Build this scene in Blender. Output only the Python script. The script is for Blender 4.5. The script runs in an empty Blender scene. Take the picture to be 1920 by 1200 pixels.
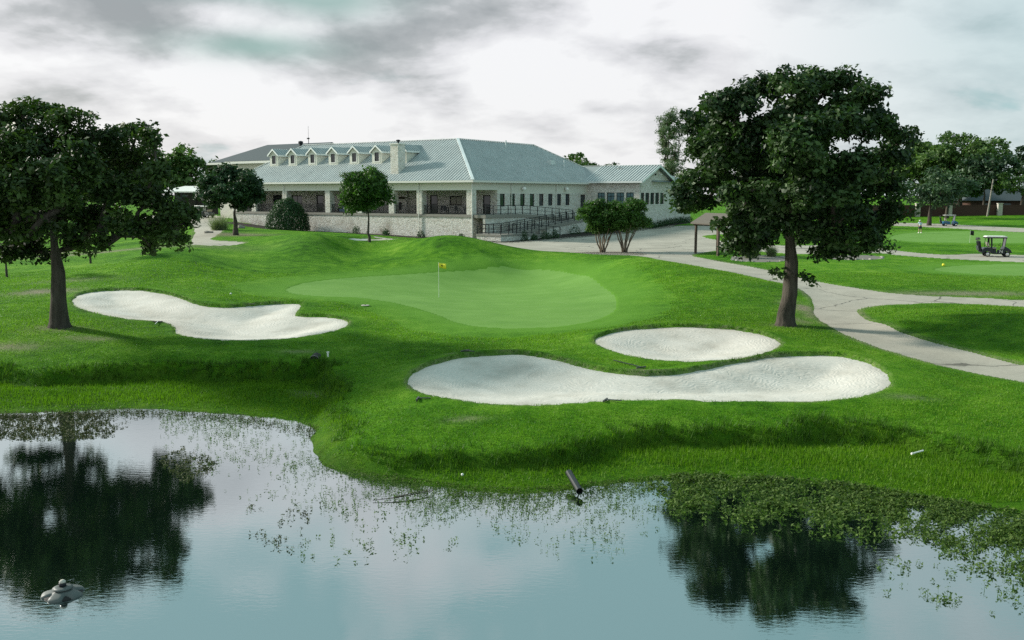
# Golf course: pond, bunkers, putting green, clubhouse, oaks.  Units are metres, pond surface at z = 0.
import bpy, bmesh, math, random
import numpy as np
from mathutils import Vector, Matrix, Euler

C = bpy.context.scene.collection
SC = bpy.context.scene
random.seed(7)
RNG = np.random.default_rng(7)

# ------------------------------------------------------------------ camera, sky, sun, exposure
FPX, PITCH, CAMZ = 1750.0, math.atan(235 / 1750.0), 7.0
cam_data = bpy.data.cameras.new('camera')
cam = bpy.data.objects.new('camera', cam_data)
C.objects.link(cam)
cam.location = (0, 0, CAMZ)
cam.rotation_euler = (math.pi / 2 - PITCH, 0, 0)
cam_data.sensor_width = 36.0
cam_data.lens = 36.0 * FPX / 1920.0
cam_data.clip_start = 0.1
cam_data.clip_end = 6000
SC.camera = cam
SC.view_settings.view_transform = 'Standard'
SC.view_settings.look = 'None'
SC.view_settings.exposure = 0.5
SC.view_settings.gamma = 1.0
SC.view_settings.use_curve_mapping = False
SC.cycles.use_denoising = False
SC.cycles.max_bounces = 8
SC.cycles.transparent_max_bounces = 8
SC.cycles.sample_clamp_indirect = 6.0

SUN_EL, SUN_AZ = math.radians(25), math.atan2(-0.92, 0.39)     # azimuth measured from +Y towards +X
sun_dir = Vector((math.sin(SUN_AZ) * math.cos(SUN_EL), math.cos(SUN_AZ) * math.cos(SUN_EL), math.sin(SUN_EL)))
sl = bpy.data.lights.new('sun', 'SUN')
sl.energy = 4.6
sl.angle = math.radians(5)
sl.color = (1.0, 0.95, 0.85)
sun = bpy.data.objects.new('sun', sl)
C.objects.link(sun)
sun.rotation_euler = sun_dir.to_track_quat('Z', 'Y').to_euler()
sun.location = (0, 0, 60)


def build_world():
    w = bpy.data.worlds.new('World')
    SC.world = w
    w.use_nodes = True
    nt = w.node_tree
    nt.nodes.clear()
    N, L = nt.nodes.new, nt.links.new
    out = N('ShaderNodeOutputWorld')
    sky = N('ShaderNodeTexSky')
    sky.sky_type = 'NISHITA'
    sky.sun_disc = False
    sky.sun_elevation = SUN_EL
    sky.sun_rotation = SUN_AZ
    sky.air_density, sky.dust_density = 1.0, 2.0
    bg0 = N('ShaderNodeBackground'); bg0.inputs[1].default_value = 0.08
    L(sky.outputs[0], bg0.inputs[0])
    tc = N('ShaderNodeTexCoord')
    sep = N('ShaderNodeSeparateXYZ'); L(tc.outputs['Generated'], sep.inputs[0])

    def m(op, a, b=None, c=None):
        n = N('ShaderNodeMath'); n.operation = op
        for i, v in enumerate((a, b, c)):
            if v is None:
                continue
            if isinstance(v, (int, float)):
                n.inputs[i].default_value = v
            else:
                L(v, n.inputs[i])
        return n.outputs[0]

    dx, dy, dz = sep.outputs
    den = m('ADD', m('MAXIMUM', dz, 0.0), 0.30)
    comb = N('ShaderNodeCombineXYZ')
    L(m('DIVIDE', dx, den), comb.inputs[0]); L(m('DIVIDE', dy, den), comb.inputs[1])

    def noise(scale, detail, rough, offs, dist=0.0):
        mp = N('ShaderNodeMapping'); mp.inputs['Location'].default_value = offs
        L(comb.outputs[0], mp.inputs[0])
        n = N('ShaderNodeTexNoise'); n.inputs['Scale'].default_value = scale
        n.inputs['Detail'].default_value = detail; n.inputs['Roughness'].default_value = rough
        n.inputs['Distortion'].default_value = dist
        L(mp.outputs[0], n.inputs['Vector'])
        return n.outputs['Fac']

    n_big = noise(0.9, 3, 0.5, (3.1, 1.7, 0))
    n_mid = noise(2.3, 7, 0.52, (0.4, 5.2, 0), 0.15)
    n_fine = noise(6.0, 6, 0.6, (7.0, 2.0, 0), 0.2)
    # the dark banks of cloud that stand in this part of the sky: (azimuth x, height z, half widths, weight)
    banks = None
    for x0, z0, a, b, wt in ((-0.235, 0.150, 0.16, 0.030, 0.95), (-0.25, 0.200, 0.20, 0.022, 0.8), (-0.09, 0.185, 0.08, 0.026, 0.5),
                             (0.15, 0.146, 0.05, 0.022, 0.6), (-0.06, 0.106, 0.06, 0.014, 0.6), (-0.36, 0.09, 0.10, 0.016, 0.45),
                             (0.10, 0.085, 0.14, 0.018, 0.35), (-0.44, 0.165, 0.09, 0.030, 0.55), (0.05, 0.195, 0.05, 0.016, 0.35)):
        ex = m('MULTIPLY', m('SUBTRACT', dx, x0), 1.0 / a)
        ez = m('MULTIPLY', m('SUBTRACT', dz, z0), 1.0 / b)
        r2 = m('ADD', m('MULTIPLY', ex, ex), m('MULTIPLY', ez, ez))
        g = m('MULTIPLY', m('EXPONENT', m('MULTIPLY', r2, -0.9)), wt)
        banks = g if banks is None else m('ADD', banks, g)
    front = m('GREATER_THAN', dy, 0.0)
    banks = m('MULTIPLY', banks, front)
    dens = m('ADD', m('ADD', m('MULTIPLY', n_mid, 0.85), m('MULTIPLY', n_fine, 0.34)), m('MULTIPLY', n_big, 0.30))
    dark = m('ADD', m('MULTIPLY', m('SUBTRACT', dens, 0.74), 2.2), m('MULTIPLY', banks, m('MULTIPLY_ADD', n_mid, 2.2, -0.30)))
    ramp = N('ShaderNodeValToRGB')
    L(dark, ramp.inputs[0])
    e = ramp.color_ramp.elements
    e[0].position, e[0].color = 0.0, (0.84, 0.84, 0.85, 1)
    e[1].position, e[1].color = 0.85, (0.29, 0.31, 0.32, 1)
    x = e.new(0.28); x.color = (0.68, 0.68, 0.70, 1)
    x = e.new(0.55); x.color = (0.43, 0.445, 0.455, 1)
    # thin places where the blue-green of the open sky comes through
    gaps = None
    for x0, z0, a, b, wt in ((-0.255, 0.146, 0.075, 0.014, 0.85), (-0.25, 0.200, 0.12, 0.013, 0.8), (-0.18, 0.186, 0.06, 0.016, 0.6)):
        ex = m('MULTIPLY', m('SUBTRACT', dx, x0), 1.0 / a)
        ez = m('MULTIPLY', m('SUBTRACT', dz, z0), 1.0 / b)
        r2 = m('ADD', m('MULTIPLY', ex, ex), m('MULTIPLY', ez, ez))
        g = m('MULTIPLY', m('EXPONENT', m('MULTIPLY', r2, -1.0)), wt)
        gaps = g if gaps is None else m('ADD', gaps, g)
    gaps = m('MULTIPLY', gaps, front)
    high = m('MULTIPLY', m('MULTIPLY', m('SUBTRACT', dz, 0.20), 6.0), m('MULTIPLY', m('SUBTRACT', 0.62, n_mid), 5.0))
    high = m('MINIMUM', m('MAXIMUM', high, 0.0), 0.85)
    right = m('MULTIPLY', m('MULTIPLY', m('MAXIMUM', m('SUBTRACT', dx, 0.22), 0.0), 2.1), m('MULTIPLY_ADD', n_big, 0.8, 0.45))
    gapf = m('MINIMUM', m('ADD', high, right), 0.9)
    mix = N('ShaderNodeMix'); mix.data_type = 'RGBA'
    L(gapf, mix.inputs['Factor']); L(ramp.outputs[0], mix.inputs['A'])
    mix.inputs['B'].default_value = (0.28, 0.51, 0.53, 1)
    mix2 = N('ShaderNodeMix'); mix2.data_type = 'RGBA'
    L(m('MINIMUM', gaps, 0.85), mix2.inputs['Factor']); L(mix.outputs['Result'], mix2.inputs['A'])
    mix2.inputs['B'].default_value = (0.27, 0.42, 0.385, 1)
    bg1 = N('ShaderNodeBackground')
    L(mix2.outputs['Result'], bg1.inputs[0])
    grad = m('MULTIPLY_ADD', m('MAXIMUM', dz, 0.0), 0.15, 0.80)       # an overcast sky is brighter overhead
    L(grad, bg1.inputs[1])
    ms = N('ShaderNodeMixShader')
    ms.inputs[0].default_value = 0.9
    L(bg0.outputs[0], ms.inputs[1]); L(bg1.outputs[0], ms.inputs[2])
    L(ms.outputs[0], out.inputs[0])


build_world()

# ------------------------------------------------------------------ helpers
CT, ST = math.cos(PITCH), math.sin(PITCH)


def at_z(px, py, z):
    """the place on the level z that the photograph shows at (px, py)"""
    u, v = (px - 960) / FPX, (600 - py) / FPX
    t = (z - CAMZ) / (v * CT - ST)
    return (u * t, (CT + v * ST) * t)


def at_y(px, py, y):
    u, v = (px - 960) / FPX, (600 - py) / FPX
    t = y / (CT + v * ST)
    return (u * t, y, CAMZ + t * (v * CT - ST))


def tag(o, label=None, cat=None, group=None, kind=None):
    if label: o['label'] = label
    if cat: o['category'] = cat
    if group: o['group'] = group
    if kind: o['kind'] = kind
    return o


def thing(name, label, cat, loc=(0, 0, 0), rz=0.0, group=None):
    o = bpy.data.objects.new(name, None)
    o.empty_display_size = 0.3
    C.objects.link(o)
    o.location = loc
    o.rotation_euler = (0, 0, rz)
    return tag(o, label, cat, group)


def fast_mesh(name, V, F, mat=None, parent=None, smooth=False, attrs=None, vnormals=None):
    """V (n,3) array; F (m,k) array with k = 3 or 4."""
    V = np.asarray(V, dtype=np.float32); F = np.asarray(F, dtype=np.int32)
    me = bpy.data.meshes.new(name)
    m, k = F.shape
    me.vertices.add(len(V)); me.vertices.foreach_set('co', V.ravel())
    me.loops.add(m * k); me.loops.foreach_set('vertex_index', F.ravel())
    me.polygons.add(m)
    me.polygons.foreach_set('loop_start', np.arange(0, m * k, k, dtype=np.int32))
    me.polygons.foreach_set('loop_total', np.full(m, k, dtype=np.int32))
    if smooth:
        me.polygons.foreach_set('use_smooth', np.ones(m, dtype=bool))
    me.update(calc_edges=True)
    for an, arr in (attrs or {}).items():
        if arr.ndim == 1:
            a = me.attributes.new(an, 'FLOAT', 'POINT'); a.data.foreach_set('value', arr.astype(np.float32))
        else:
            a = me.attributes.new(an, 'FLOAT_COLOR', 'POINT'); a.data.foreach_set('color', arr.astype(np.float32).ravel())
    if mat: me.materials.append(mat)
    o = bpy.data.objects.new(name, me)
    C.objects.link(o)
    if parent: o.parent = parent
    return o


class MB:
    """collects shapes and links them as one mesh object"""
    def __init__(self):
        self.v, self.f = [], []

    def add(self, vs, fs):
        b = len(self.v)
        self.v += [tuple(p) for p in vs]
        self.f += [tuple(b + i for i in f) for f in fs]
        return self

    def box(self, x0, x1, y0, y1, z0, z1, M=None):
        vs = [Vector(p) for p in ((x0, y0, z0), (x1, y0, z0), (x1, y1, z0), (x0, y1, z0), (x0, y0, z1), (x1, y0, z1), (x1, y1, z1), (x0, y1, z1))]
        if M is not None: vs = [M @ p for p in vs]
        return self.add(vs, ((3, 2, 1, 0), (4, 5, 6, 7), (0, 1, 5, 4), (1, 2, 6, 5), (2, 3, 7, 6), (3, 0, 4, 7)))

    def bar(self, p, q, w, h=None, up=(0, 0, 1)):
        p, q = Vector(p), Vector(q); h = w if h is None else h
        d = (q - p).normalized(); u = Vector(up)
        s = d.cross(u)
        if s.length < 1e-4: s = d.cross(Vector((0, 1, 0)))
        s.normalize(); t = s.cross(d)
        s, t = s * w / 2, t * h / 2
        vs = [p - s - t, p + s - t, p + s + t, p - s + t, q - s - t, q + s - t, q + s + t, q - s + t]
        return self.add(vs, ((3, 2, 1, 0), (4, 5, 6, 7), (0, 1, 5, 4), (1, 2, 6, 5), (2, 3, 7, 6), (3, 0, 4, 7)))

    def tube(self, pts, radii, n=8, cap=True):
        pts = [Vector(p) for p in pts]
        if isinstance(radii, (int, float)): radii = [radii] * len(pts)
        rings = []
        ref = Vector((0.31, 0.17, 0.93))
        for i, p in enumerate(pts):
            d = (pts[min(i + 1, len(pts) - 1)] - pts[max(i - 1, 0)]).normalized()
            if abs(d.dot(ref)) > 0.95: r0 = Vector((1, 0, 0))
            else: r0 = ref
            s = d.cross(r0).normalized(); t = d.cross(s)
            rings.append([p + (s * math.cos(a) + t * math.sin(a)) * radii[i] for a in [2 * math.pi * k / n for k in range(n)]])
        fs = []
        for i in range(len(pts) - 1):
            for k in range(n):
                fs.append((i * n + k, i * n + (k + 1) % n, (i + 1) * n + (k + 1) % n, (i + 1) * n + k))
        if cap:
            fs.append(tuple(range(n))[::-1]); fs.append(tuple((len(pts) - 1) * n + k for k in range(n)))
        return self.add([p for r in rings for p in r], fs)

    def lathe(self, prof, n=16, M=None):
        vs = []
        for r, z in prof:
            for k in range(n):
                a = 2 * math.pi * k / n
                p = Vector((r * math.cos(a), r * math.sin(a), z))
                vs.append(M @ p if M is not None else p)
        fs = [(i * n + k, i * n + (k + 1) % n, (i + 1) * n + (k + 1) % n, (i + 1) * n + k) for i in range(len(prof) - 1) for k in range(n)]
        fs.append(tuple(range(n))[::-1]); fs.append(tuple((len(prof) - 1) * n + k for k in range(n)))
        return self.add(vs, fs)

    def prism(self, poly, vec):
        """extrude a planar polygon along vec"""
        n = len(poly); v = Vector(vec)
        a = [Vector(p) for p in poly]; b = [p + v for p in a]
        fs = [tuple(range(n))[::-1], tuple(n + k for k in range(n))] + [(k, (k + 1) % n, n + (k + 1) % n, n + k) for k in range(n)]
        return self.add(a + b, fs)

    def build(self, name, mat=None, parent=None, smooth=False, fix=True, bevel=0.0):
        me = bpy.data.meshes.new(name)
        me.from_pydata(self.v, [], self.f)
        if fix:
            bm = bmesh.new(); bm.from_mesh(me)
            bmesh.ops.recalc_face_normals(bm, faces=bm.faces)
            bm.to_mesh(me); bm.free()
        if smooth:
            me.polygons.foreach_set('use_smooth', np.ones(len(me.polygons), dtype=bool))
        if mat: me.materials.append(mat)
        o = bpy.data.objects.new(name, me)
        C.objects.link(o)
        if parent: o.parent = parent
        if bevel:
            md = o.modifiers.new('bevel', 'BEVEL'); md.width = bevel; md.segments = 2; md.limit_method = 'ANGLE'
        return o


def chaikin(P, closed=True, it=2):
    P = np.asarray(P, dtype=float)
    for _ in range(it):
        if closed:
            Q = np.roll(P, -1, axis=0)
            P = np.stack([0.75 * P + 0.25 * Q, 0.25 * P + 0.75 * Q], 1).reshape(-1, P.shape[1])
        else:
            Q = P[1:]; R = P[:-1]
            P = np.concatenate([P[:1], np.stack([0.75 * R + 0.25 * Q, 0.25 * R + 0.75 * Q], 1).reshape(-1, P.shape[1]), P[-1:]])
    return P


def sdf(poly, X, Y, margin=4.0):
    """signed distance to a closed polygon, positive inside; -margin where farther out"""
    X = np.asarray(X, dtype=float); Y = np.asarray(Y, dtype=float)
    out = np.full(X.shape, -margin)
    x0, y0 = poly.min(0) - margin; x1, y1 = poly.max(0) + margin
    sel = (X > x0) & (X < x1) & (Y > y0) & (Y < y1)
    if not sel.any(): return out
    x, y = X[sel], Y[sel]
    d2 = np.full(x.shape, 1e18); ins = np.zeros(x.shape, bool)
    n = len(poly)
    for i in range(n):
        ax, ay = poly[i]; bx, by = poly[(i + 1) % n]
        ex, ey = bx - ax, by - ay
        l2 = ex * ex + ey * ey + 1e-12
        t = np.clip(((x - ax) * ex + (y - ay) * ey) / l2, 0, 1)
        d2 = np.minimum(d2, (x - ax - t * ex) ** 2 + (y - ay - t * ey) ** 2)
        if ay != by:
            ins ^= ((ay > y) != (by > y)) & (x < ex * (y - ay) / (by - ay + 1e-18) + ax)
    d = np.sqrt(d2)
    out[sel] = np.where(ins, d, -np.minimum(d, margin))
    return out


def sstep(a, b, x):
    t = np.clip((x - a) / (b - a), 0, 1)
    return t * t * (3 - 2 * t)
# ------------------------------------------------------------------ the lie of the land (pixel x, pixel y, level)
BUNKER_FRONT = [(760, 715, .98), (775, 700, 1.05), (800, 688, 1.1), (850, 673, 1.18), (900, 667, 1.2), (950, 665, 1.2), (1000, 668, 1.2), (1050, 677, 1.17), (1090, 688, 1.12),
                (1130, 697, 1.08), (1170, 703, 1.05), (1210, 706, 1.04), (1260, 704, 1.04), (1300, 698, 1.05), (1350, 688, 1.07), (1400, 678, 1.1), (1440, 671, 1.12), (1500, 667, 1.13),
                (1560, 667, 1.12), (1610, 674, 1.08), (1650, 690, 1.02), (1672, 715, .95), (1665, 728, .92), (1630, 742, .88), (1570, 752, .85), (1500, 755, .85), (1400, 753, .85),
                (1300, 750, .87), (1200, 750, .88), (1130, 753, .88), (1080, 757, .88), (1000, 761, .88), (940, 759, .88), (880, 753, .9), (820, 745, .92), (780, 735, .95)]
BUNKER_UPPER = [(1112, 640, 1.2), (1125, 631, 1.25), (1160, 621, 1.3), (1220, 615, 1.33), (1300, 614, 1.35), (1370, 618, 1.32), (1430, 628, 1.25), (1462, 640, 1.2), (1463, 650, 1.17),
                (1440, 662, 1.13), (1400, 671, 1.12), (1350, 677, 1.1), (1290, 679, 1.1), (1230, 675, 1.1), (1170, 665, 1.12), (1130, 653, 1.15)]
BUNKER_LEFT = [(133, 565, 1.6), (150, 551, 1.72), (200, 545, 1.76), (260, 545, 1.75), (310, 552, 1.7), (345, 562, 1.6), (375, 574, 1.45), (420, 577, 1.4), (470, 574, 1.4), (520, 570, 1.4),
               (560, 570, 1.38), (566, 574, 1.35), (552, 590, 1.2), (556, 594, 1.2), (600, 594, 1.2), (640, 598, 1.18), (655, 604, 1.15), (648, 614, 1.1), (620, 623, 1.07), (570, 632, 1.05),
               (500, 638, 1.05), (430, 639, 1.05), (360, 634, 1.07), (328, 626, 1.1), (331, 618, 1.15), (322, 607, 1.2), (298, 602, 1.25), (240, 600, 1.3), (180, 588, 1.42), (145, 577, 1.5)]
BUNKER_BACK = [(640, 447, 2.75), (690, 445, 2.78), (740, 447, 2.75), (748, 449, 2.72), (700, 451, 2.68), (650, 450, 2.7)]
GREEN = [(533, 548, 1.3), (548, 535, 1.36), (600, 526, 1.4), (700, 518, 1.4), (800, 512, 1.38), (900, 507, 1.38), (980, 504, 1.38), (1040, 507, 1.37), (1090, 516, 1.33), (1120, 530, 1.28),
         (1150, 552, 1.18), (1158, 570, 1.1), (1145, 590, 1.0), (1100, 605, .97), (1030, 614, .95), (950, 616, .95), (880, 610, .95), (840, 598, .97), (800, 582, 1.0), (740, 567, 1.1), (680, 558, 1.2), (600, 555, 1.28)]
GREEN_FAR = [(1660, 446, 1.85), (1700, 436, 1.95), (1800, 433, 2.0), (1960, 437, 2.0), (2150, 447, 1.9), (2100, 455, 1.85), (1960, 456, 1.85), (1800, 455, 1.85), (1700, 453, 1.85)]
GREEN_SIDE = [(1745, 505, 1.55), (1780, 499, 1.6), (1850, 496, 1.62), (1960, 495, 1.62), (2200, 500, 1.6), (2200, 520, 1.45), (1960, 520, 1.45), (1850, 515, 1.5), (1780, 510, 1.52)]
PATH_MAIN = [(700, 456, 2.3), (800, 458, 2.15), (900, 462, 2.0), (950, 463, 2.0), (1000, 470, 2.0), (1060, 473, 2.0), (1130, 478, 2.0), (1200, 480, 2.0), (1260, 494, 1.9), (1330, 505, 1.8), (1400, 517, 1.7),
             (1440, 526, 1.6), (1490, 538, 1.5), (1518, 553, 1.42), (1527, 575, 1.32), (1526, 590, 1.27), (1547, 608, 1.2), (1590, 630, 1.1), (1640, 650, 1.03), (1700, 669, .97), (1760, 685, .92),
             (1840, 702, .87), (1920, 718, .84), (2150, 760, .8), (2150, 715, .84), (1920, 687, .9), (1860, 672, .95), (1800, 656, 1.0), (1740, 641, 1.06), (1680, 622, 1.14), (1630, 603, 1.22),
             (1608, 589, 1.28), (1605, 583, 1.3), (1628, 575, 1.34), (1680, 570, 1.35), (1760, 568, 1.35), (1840, 571, 1.33), (1920, 576, 1.3), (2250, 585, 1.25), (2250, 566, 1.33), (1920, 564, 1.35),
             (1840, 559, 1.38), (1750, 556, 1.4), (1680, 552, 1.42), (1620, 543, 1.46), (1560, 533, 1.5), (1514, 525, 1.56), (1450, 509, 1.66), (1400, 499, 1.75), (1330, 487, 1.85), (1287, 479, 1.9),
             (1320, 473, 1.9), (1360, 468, 1.9), (1420, 471, 1.85), (1500, 477, 1.8), (1560, 474, 1.8), (1640, 473, 1.8), (1700, 480, 1.72), (1790, 486, 1.68), (1920, 492, 1.65), (2250, 500, 1.6),
             (2250, 484, 1.7), (1920, 479, 1.75), (1870, 477, 1.75), (1820, 476, 1.75), (1780, 479, 1.75), (1700, 473, 1.78), (1640, 464, 1.85), (1560, 460, 1.9), (1440, 461, 1.95), (1370, 455, 2.0),
             (1310, 444, 2.2), (1330, 440, 2.3), (1400, 437, 2.35), (1500, 432, 2.4), (1500, 426, 2.5), (1400, 428, 2.6), (1330, 424, 2.85), (1290, 423, 2.9), (1200, 427, 2.62), (1150, 432, 2.45), (1085, 441, 2.2), (1030, 448, 2.05), (960, 455, 1.98), (880, 452, 2.1), (700, 449, 2.4)]
PATH_FAR = [(1640, 422, 2.1), (1700, 424, 2.1), (1790, 428, 2.1), (1920, 436, 2.0), (2300, 450, 1.9), (2300, 441, 2.0), (1920, 429, 2.1), (1790, 421, 2.15), (1700, 418, 2.15), (1640, 417, 2.15)]
PATH_LEFT = [(355, 459, 2.88), (372, 460, 2.88), (460, 457, 2.88), (455, 454, 2.92), (400, 452, 2.95), (390, 447, 3.0), (410, 438, 3.1), (420, 428, 3.25), (415, 415, 3.45), (425, 404, 3.65), (300, 402, 3.75), (250, 412, 3.5), (355, 415, 3.4), (370, 430, 3.15)]
ROCK_BED_A = [(1372, 484, 1.86), (1400, 478, 1.87), (1440, 477, 1.87), (1475, 483, 1.83), (1472, 491, 1.78), (1430, 492, 1.77), (1395, 491, 1.78), (1376, 489, 1.8)]
ROCK_BED_B = [(1545, 481, 1.77), (1590, 478, 1.78), (1640, 479, 1.76), (1658, 483, 1.73), (1650, 487, 1.7), (1600, 489, 1.68), (1555, 488, 1.7)]
OAK_MULCH = [(1078, 472, 2.02), (1120, 468, 2.06), (1180, 469, 2.04), (1206, 474, 2.0), (1190, 478, 1.99), (1120, 476, 2.0)]

LIP = [(-700, 690, .75), (-200, 690, .75), (0, 690, .75), (100, 690, .75), (200, 686, .75), (400, 683, .75), (560, 681, .8), (612, 676, .82), (636, 705, .72), (650, 760, .55), (655, 800, .45),
       (690, 835, .42), (760, 850, .42), (900, 853, .45), (1000, 848, .48), (1050, 835, .52), (1085, 817, .58), (1200, 804, .6), (1400, 798, .62), (1600, 797, .65), (1700, 803, .62), (1800, 828, .6), (1920, 858, .55), (2300, 920, .5)]
SHORE = [(-700, 780), (0, 776), (120, 771), (240, 765), (330, 769), (450, 776), (540, 788), (598, 803), (604, 812), (588, 828), (604, 852), (650, 873), (700, 890), (780, 907), (870, 920), (980, 925), (1060, 917),
         (1150, 908), (1250, 900), (1350, 897), (1500, 905), (1650, 925), (1800, 950), (1920, 970), (2400, 1030)]
MORE = [(0, 640, 1.15), (0, 590, 1.5), (0, 548, 1.6), (0, 520, 1.65), (0, 490, 1.75), (0, 470, 1.9), (110, 612, 1.4), (60, 560, 1.65), (60, 530, 1.75), (300, 655, 1.0), (450, 660, .97), (600, 657, .98), (120, 500, 1.9),
        (230, 488, 2.35), (170, 515, 2.0), (330, 468, 3.1), (300, 495, 2.5), (300, 525, 1.95), (420, 453, 2.95), (500, 444, 3.3), (500, 470, 2.5), (460, 490, 2.1), (420, 505, 1.95), (560, 505, 1.75),
        (440, 530, 1.7), (450, 555, 1.5), (960, 464, 2.4), (940, 485, 2.0), (1060, 484, 2.1),
        (1245, 494, 2.45), (1310, 510, 2.2), (1260, 532, 1.75), (1370, 525, 2.0), (1430, 542, 1.75), (1220, 550, 1.45), (1320, 565, 1.4), (1420, 570, 1.45), (1230, 590, 1.25),
        (1473, 610, 1.2), (1490, 575, 1.4), (1400, 600, 1.3), (1000, 640, 1.05), (800, 640, .98), (700, 620, .95), (700, 680, .9), (720, 740, .75), (800, 790, .7), (950, 800, .72), (1200, 775, .78), (1500, 775, .78),
        (1700, 760, .8), (1700, 700, 1.0), (1560, 640, 1.2), (1800, 760, .75), (1920, 780, .72), (1850, 579, 1.72), (1770, 588, 1.55), (1930, 583, 1.7), (1850, 625, 1.4), (1920, 640, 1.3), (1700, 600, 1.5), (2100, 640, 1.5),
        (1600, 520, 1.65), (1700, 530, 1.6), (1850, 535, 1.5), (1650, 500, 1.72), (1920, 545, 1.45), (693, 455, 2.62), (690, 441, 2.9), (440, 441, 2.95), (400, 447, 2.95), (500, 436, 3.0),
        (1850, 466, 1.8), (1920, 466, 1.8), (1750, 462, 1.82), (1640, 440, 1.95), (1900, 408, 2.7), (1750, 408, 2.6), (1750, 400, 3.1), (1900, 400, 3.2), (200, 470, 2.0), (100, 475, 2.0), (250, 450, 2.3), (320, 440, 2.6), (150, 440, 2.4), (20, 440, 2.4)]
# mounds: (pixel x, pixel y, distance)
MOUNDS = [(590, 500, 68), (590, 480, 72), (590, 460, 75), (590, 445, 77.2), (590, 438, 79), (545, 441, 80), (560, 470, 73), (640, 445, 82), (640, 470, 77), (640, 490, 72), (690, 502, 69.5), (690, 488, 73.5), (690, 470, 79.5),
          (740, 500, 69.5), (745, 480, 75), (760, 455, 79), (830, 496, 70), (830, 480, 72.5), (835, 464, 74.6), (835, 450, 76.3), (835, 441, 78.5), (885, 446, 78.5), (890, 465, 75), (920, 485, 71.5),
          (1180, 483, 66.5), (1180, 493, 64.5), (1180, 506, 62.3), (1185, 522, 60), (1110, 487, 70.5), (1120, 500, 67.5)]
WORLD_PTS = [(x, y, 3.2) for x in (-220, -120, -60, 0, 60, 120, 220) for y in (230, 400)] + [(x, y, 3.0) for x in (-800, 0, 800) for y in (900, 3000)] + \
            [(-60, 120, 3.2), (-75, 90, 2.6), (-70, 60, 2.0), (-50, 45, 1.6), (-40, 34, 1.1), (60, 45, 1.5), (75, 70, 1.7), (48, 34, 1.0), (38, 26, .7), (90, 110, 2.0), (-10, 135, 2.6), (-30, 120, 2.6), (20, 150, 3.1), (-4, 103, 2.05), (-12, 100, 2.2),
             (-4.3, 98, 2.0), (-22, 110, 2.6), (14, 122, 2.8), (20, 128, 3.0), (-40, 150, 3.2), (-45, 130, 3.4)]


def local_poly(P):
    c, s = math.cos(CLUB_RZ), math.sin(CLUB_RZ)
    return np.array([(CLUB_AT[0] + c * x - s * y, CLUB_AT[1] + s * x + c * y) for x, y in P])


CLUB_AT, CLUB_RZ = (-4.3, 104.0), math.atan2(-0.56, 0.828)
BED_FRONT = [(-40, .8), (-40, -2.6), (-30, -3.4), (-22, -3.0), (-14, -1.8), (-9, -2.2), (-3, -2.0), (1.2, -1.4), (1.2, .8)]
BED_RAMP = [(.5, -1.8), (4.5, -2.6), (6.3, -2.2), (6.8, 4), (7.6, 11), (8.4, 19), (8.2, 25.6), (9.4, 28), (9.4, 44), (7, 44), (6, 27), (2, 26), (0, 20)]


def xy(P):
    return np.array([at_z(a, b, c) for a, b, c in P])


def ctrl():
    pts = []
    for P in (BUNKER_FRONT, BUNKER_UPPER, BUNKER_LEFT, BUNKER_BACK, GREEN, GREEN_FAR, GREEN_SIDE, PATH_MAIN, PATH_FAR, PATH_LEFT, MORE, LIP):
        for a, b, c in P:
            pts.append((*at_z(a, b, c), c))
    return np.array(pts + [at_y(*q) for q in MOUNDS] + WORLD_PTS)


def warp(x, y):
    yy = np.maximum(np.asarray(y, dtype=float), 6.0) + 20
    return np.asarray(x, dtype=float) / yy * 3.0, np.log(yy) * 3.0


class TPS:
    def __init__(self, P, lam=8e-4):
        self.u, self.w = warp(P[:, 0], P[:, 1])
        n = len(P)
        K = self.k((self.u[:, None] - self.u) ** 2 + (self.w[:, None] - self.w) ** 2) + lam * np.eye(n)
        A = np.zeros((n + 3, n + 3)); A[:n, :n] = K
        A[:n, n] = 1; A[:n, n + 1] = self.u; A[:n, n + 2] = self.w
        A[n:, :n] = A[:n, n:].T
        self.c = np.linalg.solve(A, np.concatenate([P[:, 2], [0, 0, 0]]))

    @staticmethod
    def k(r2):
        return 0.5 * r2 * np.log(r2 + 1e-12)

    def __call__(self, x, y):
        u, w = warp(x, y)
        u, w = np.atleast_1d(u).astype(np.float32), np.atleast_1d(w).astype(np.float32)
        sh = u.shape; u = u.ravel(); w = w.ravel()
        out = np.empty(len(u), np.float32); n = len(self.u)
        c = self.c.astype(np.float32); U = self.u.astype(np.float32); W = self.w.astype(np.float32)
        for i in range(0, len(u), 8192):
            a, b = u[i:i + 8192], w[i:i + 8192]
            r2 = (a[:, None] - U) ** 2 + (b[:, None] - W) ** 2
            out[i:i + 8192] = (0.5 * r2 * np.log(r2 + 1e-9)) @ c[:n] + c[n] + c[n + 1] * a + c[n + 2] * b
        return out.reshape(sh)


tps = TPS(ctrl())
lip = chaikin(xy(LIP), False, 2)
LAND = np.concatenate([lip, [(60, 12), (900, 12), (900, 4000), (-900, 4000), (-900, lip[0, 1]), ]])
shore = chaikin(np.array([at_z(a, b, 0) for a, b in SHORE]), False, 2)
ASHORE = np.concatenate([shore, [(60, 8), (900, 8), (900, 4000), (-900, 4000), (-900, shore[0, 1])]])
POLY = {k: chaikin(xy(v)) for k, v in dict(front=BUNKER_FRONT, upper=BUNKER_UPPER, left=BUNKER_LEFT, back=BUNKER_BACK, green=GREEN, green_far=GREEN_FAR, green_side=GREEN_SIDE,
                                          path_far=PATH_FAR, path_left=PATH_LEFT, rock_a=ROCK_BED_A, rock_b=ROCK_BED_B, mulch=OAK_MULCH).items()}
POLY['bed_front'] = chaikin(local_poly(BED_FRONT)); POLY['bed_ramp'] = chaikin(local_poly(BED_RAMP))
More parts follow.
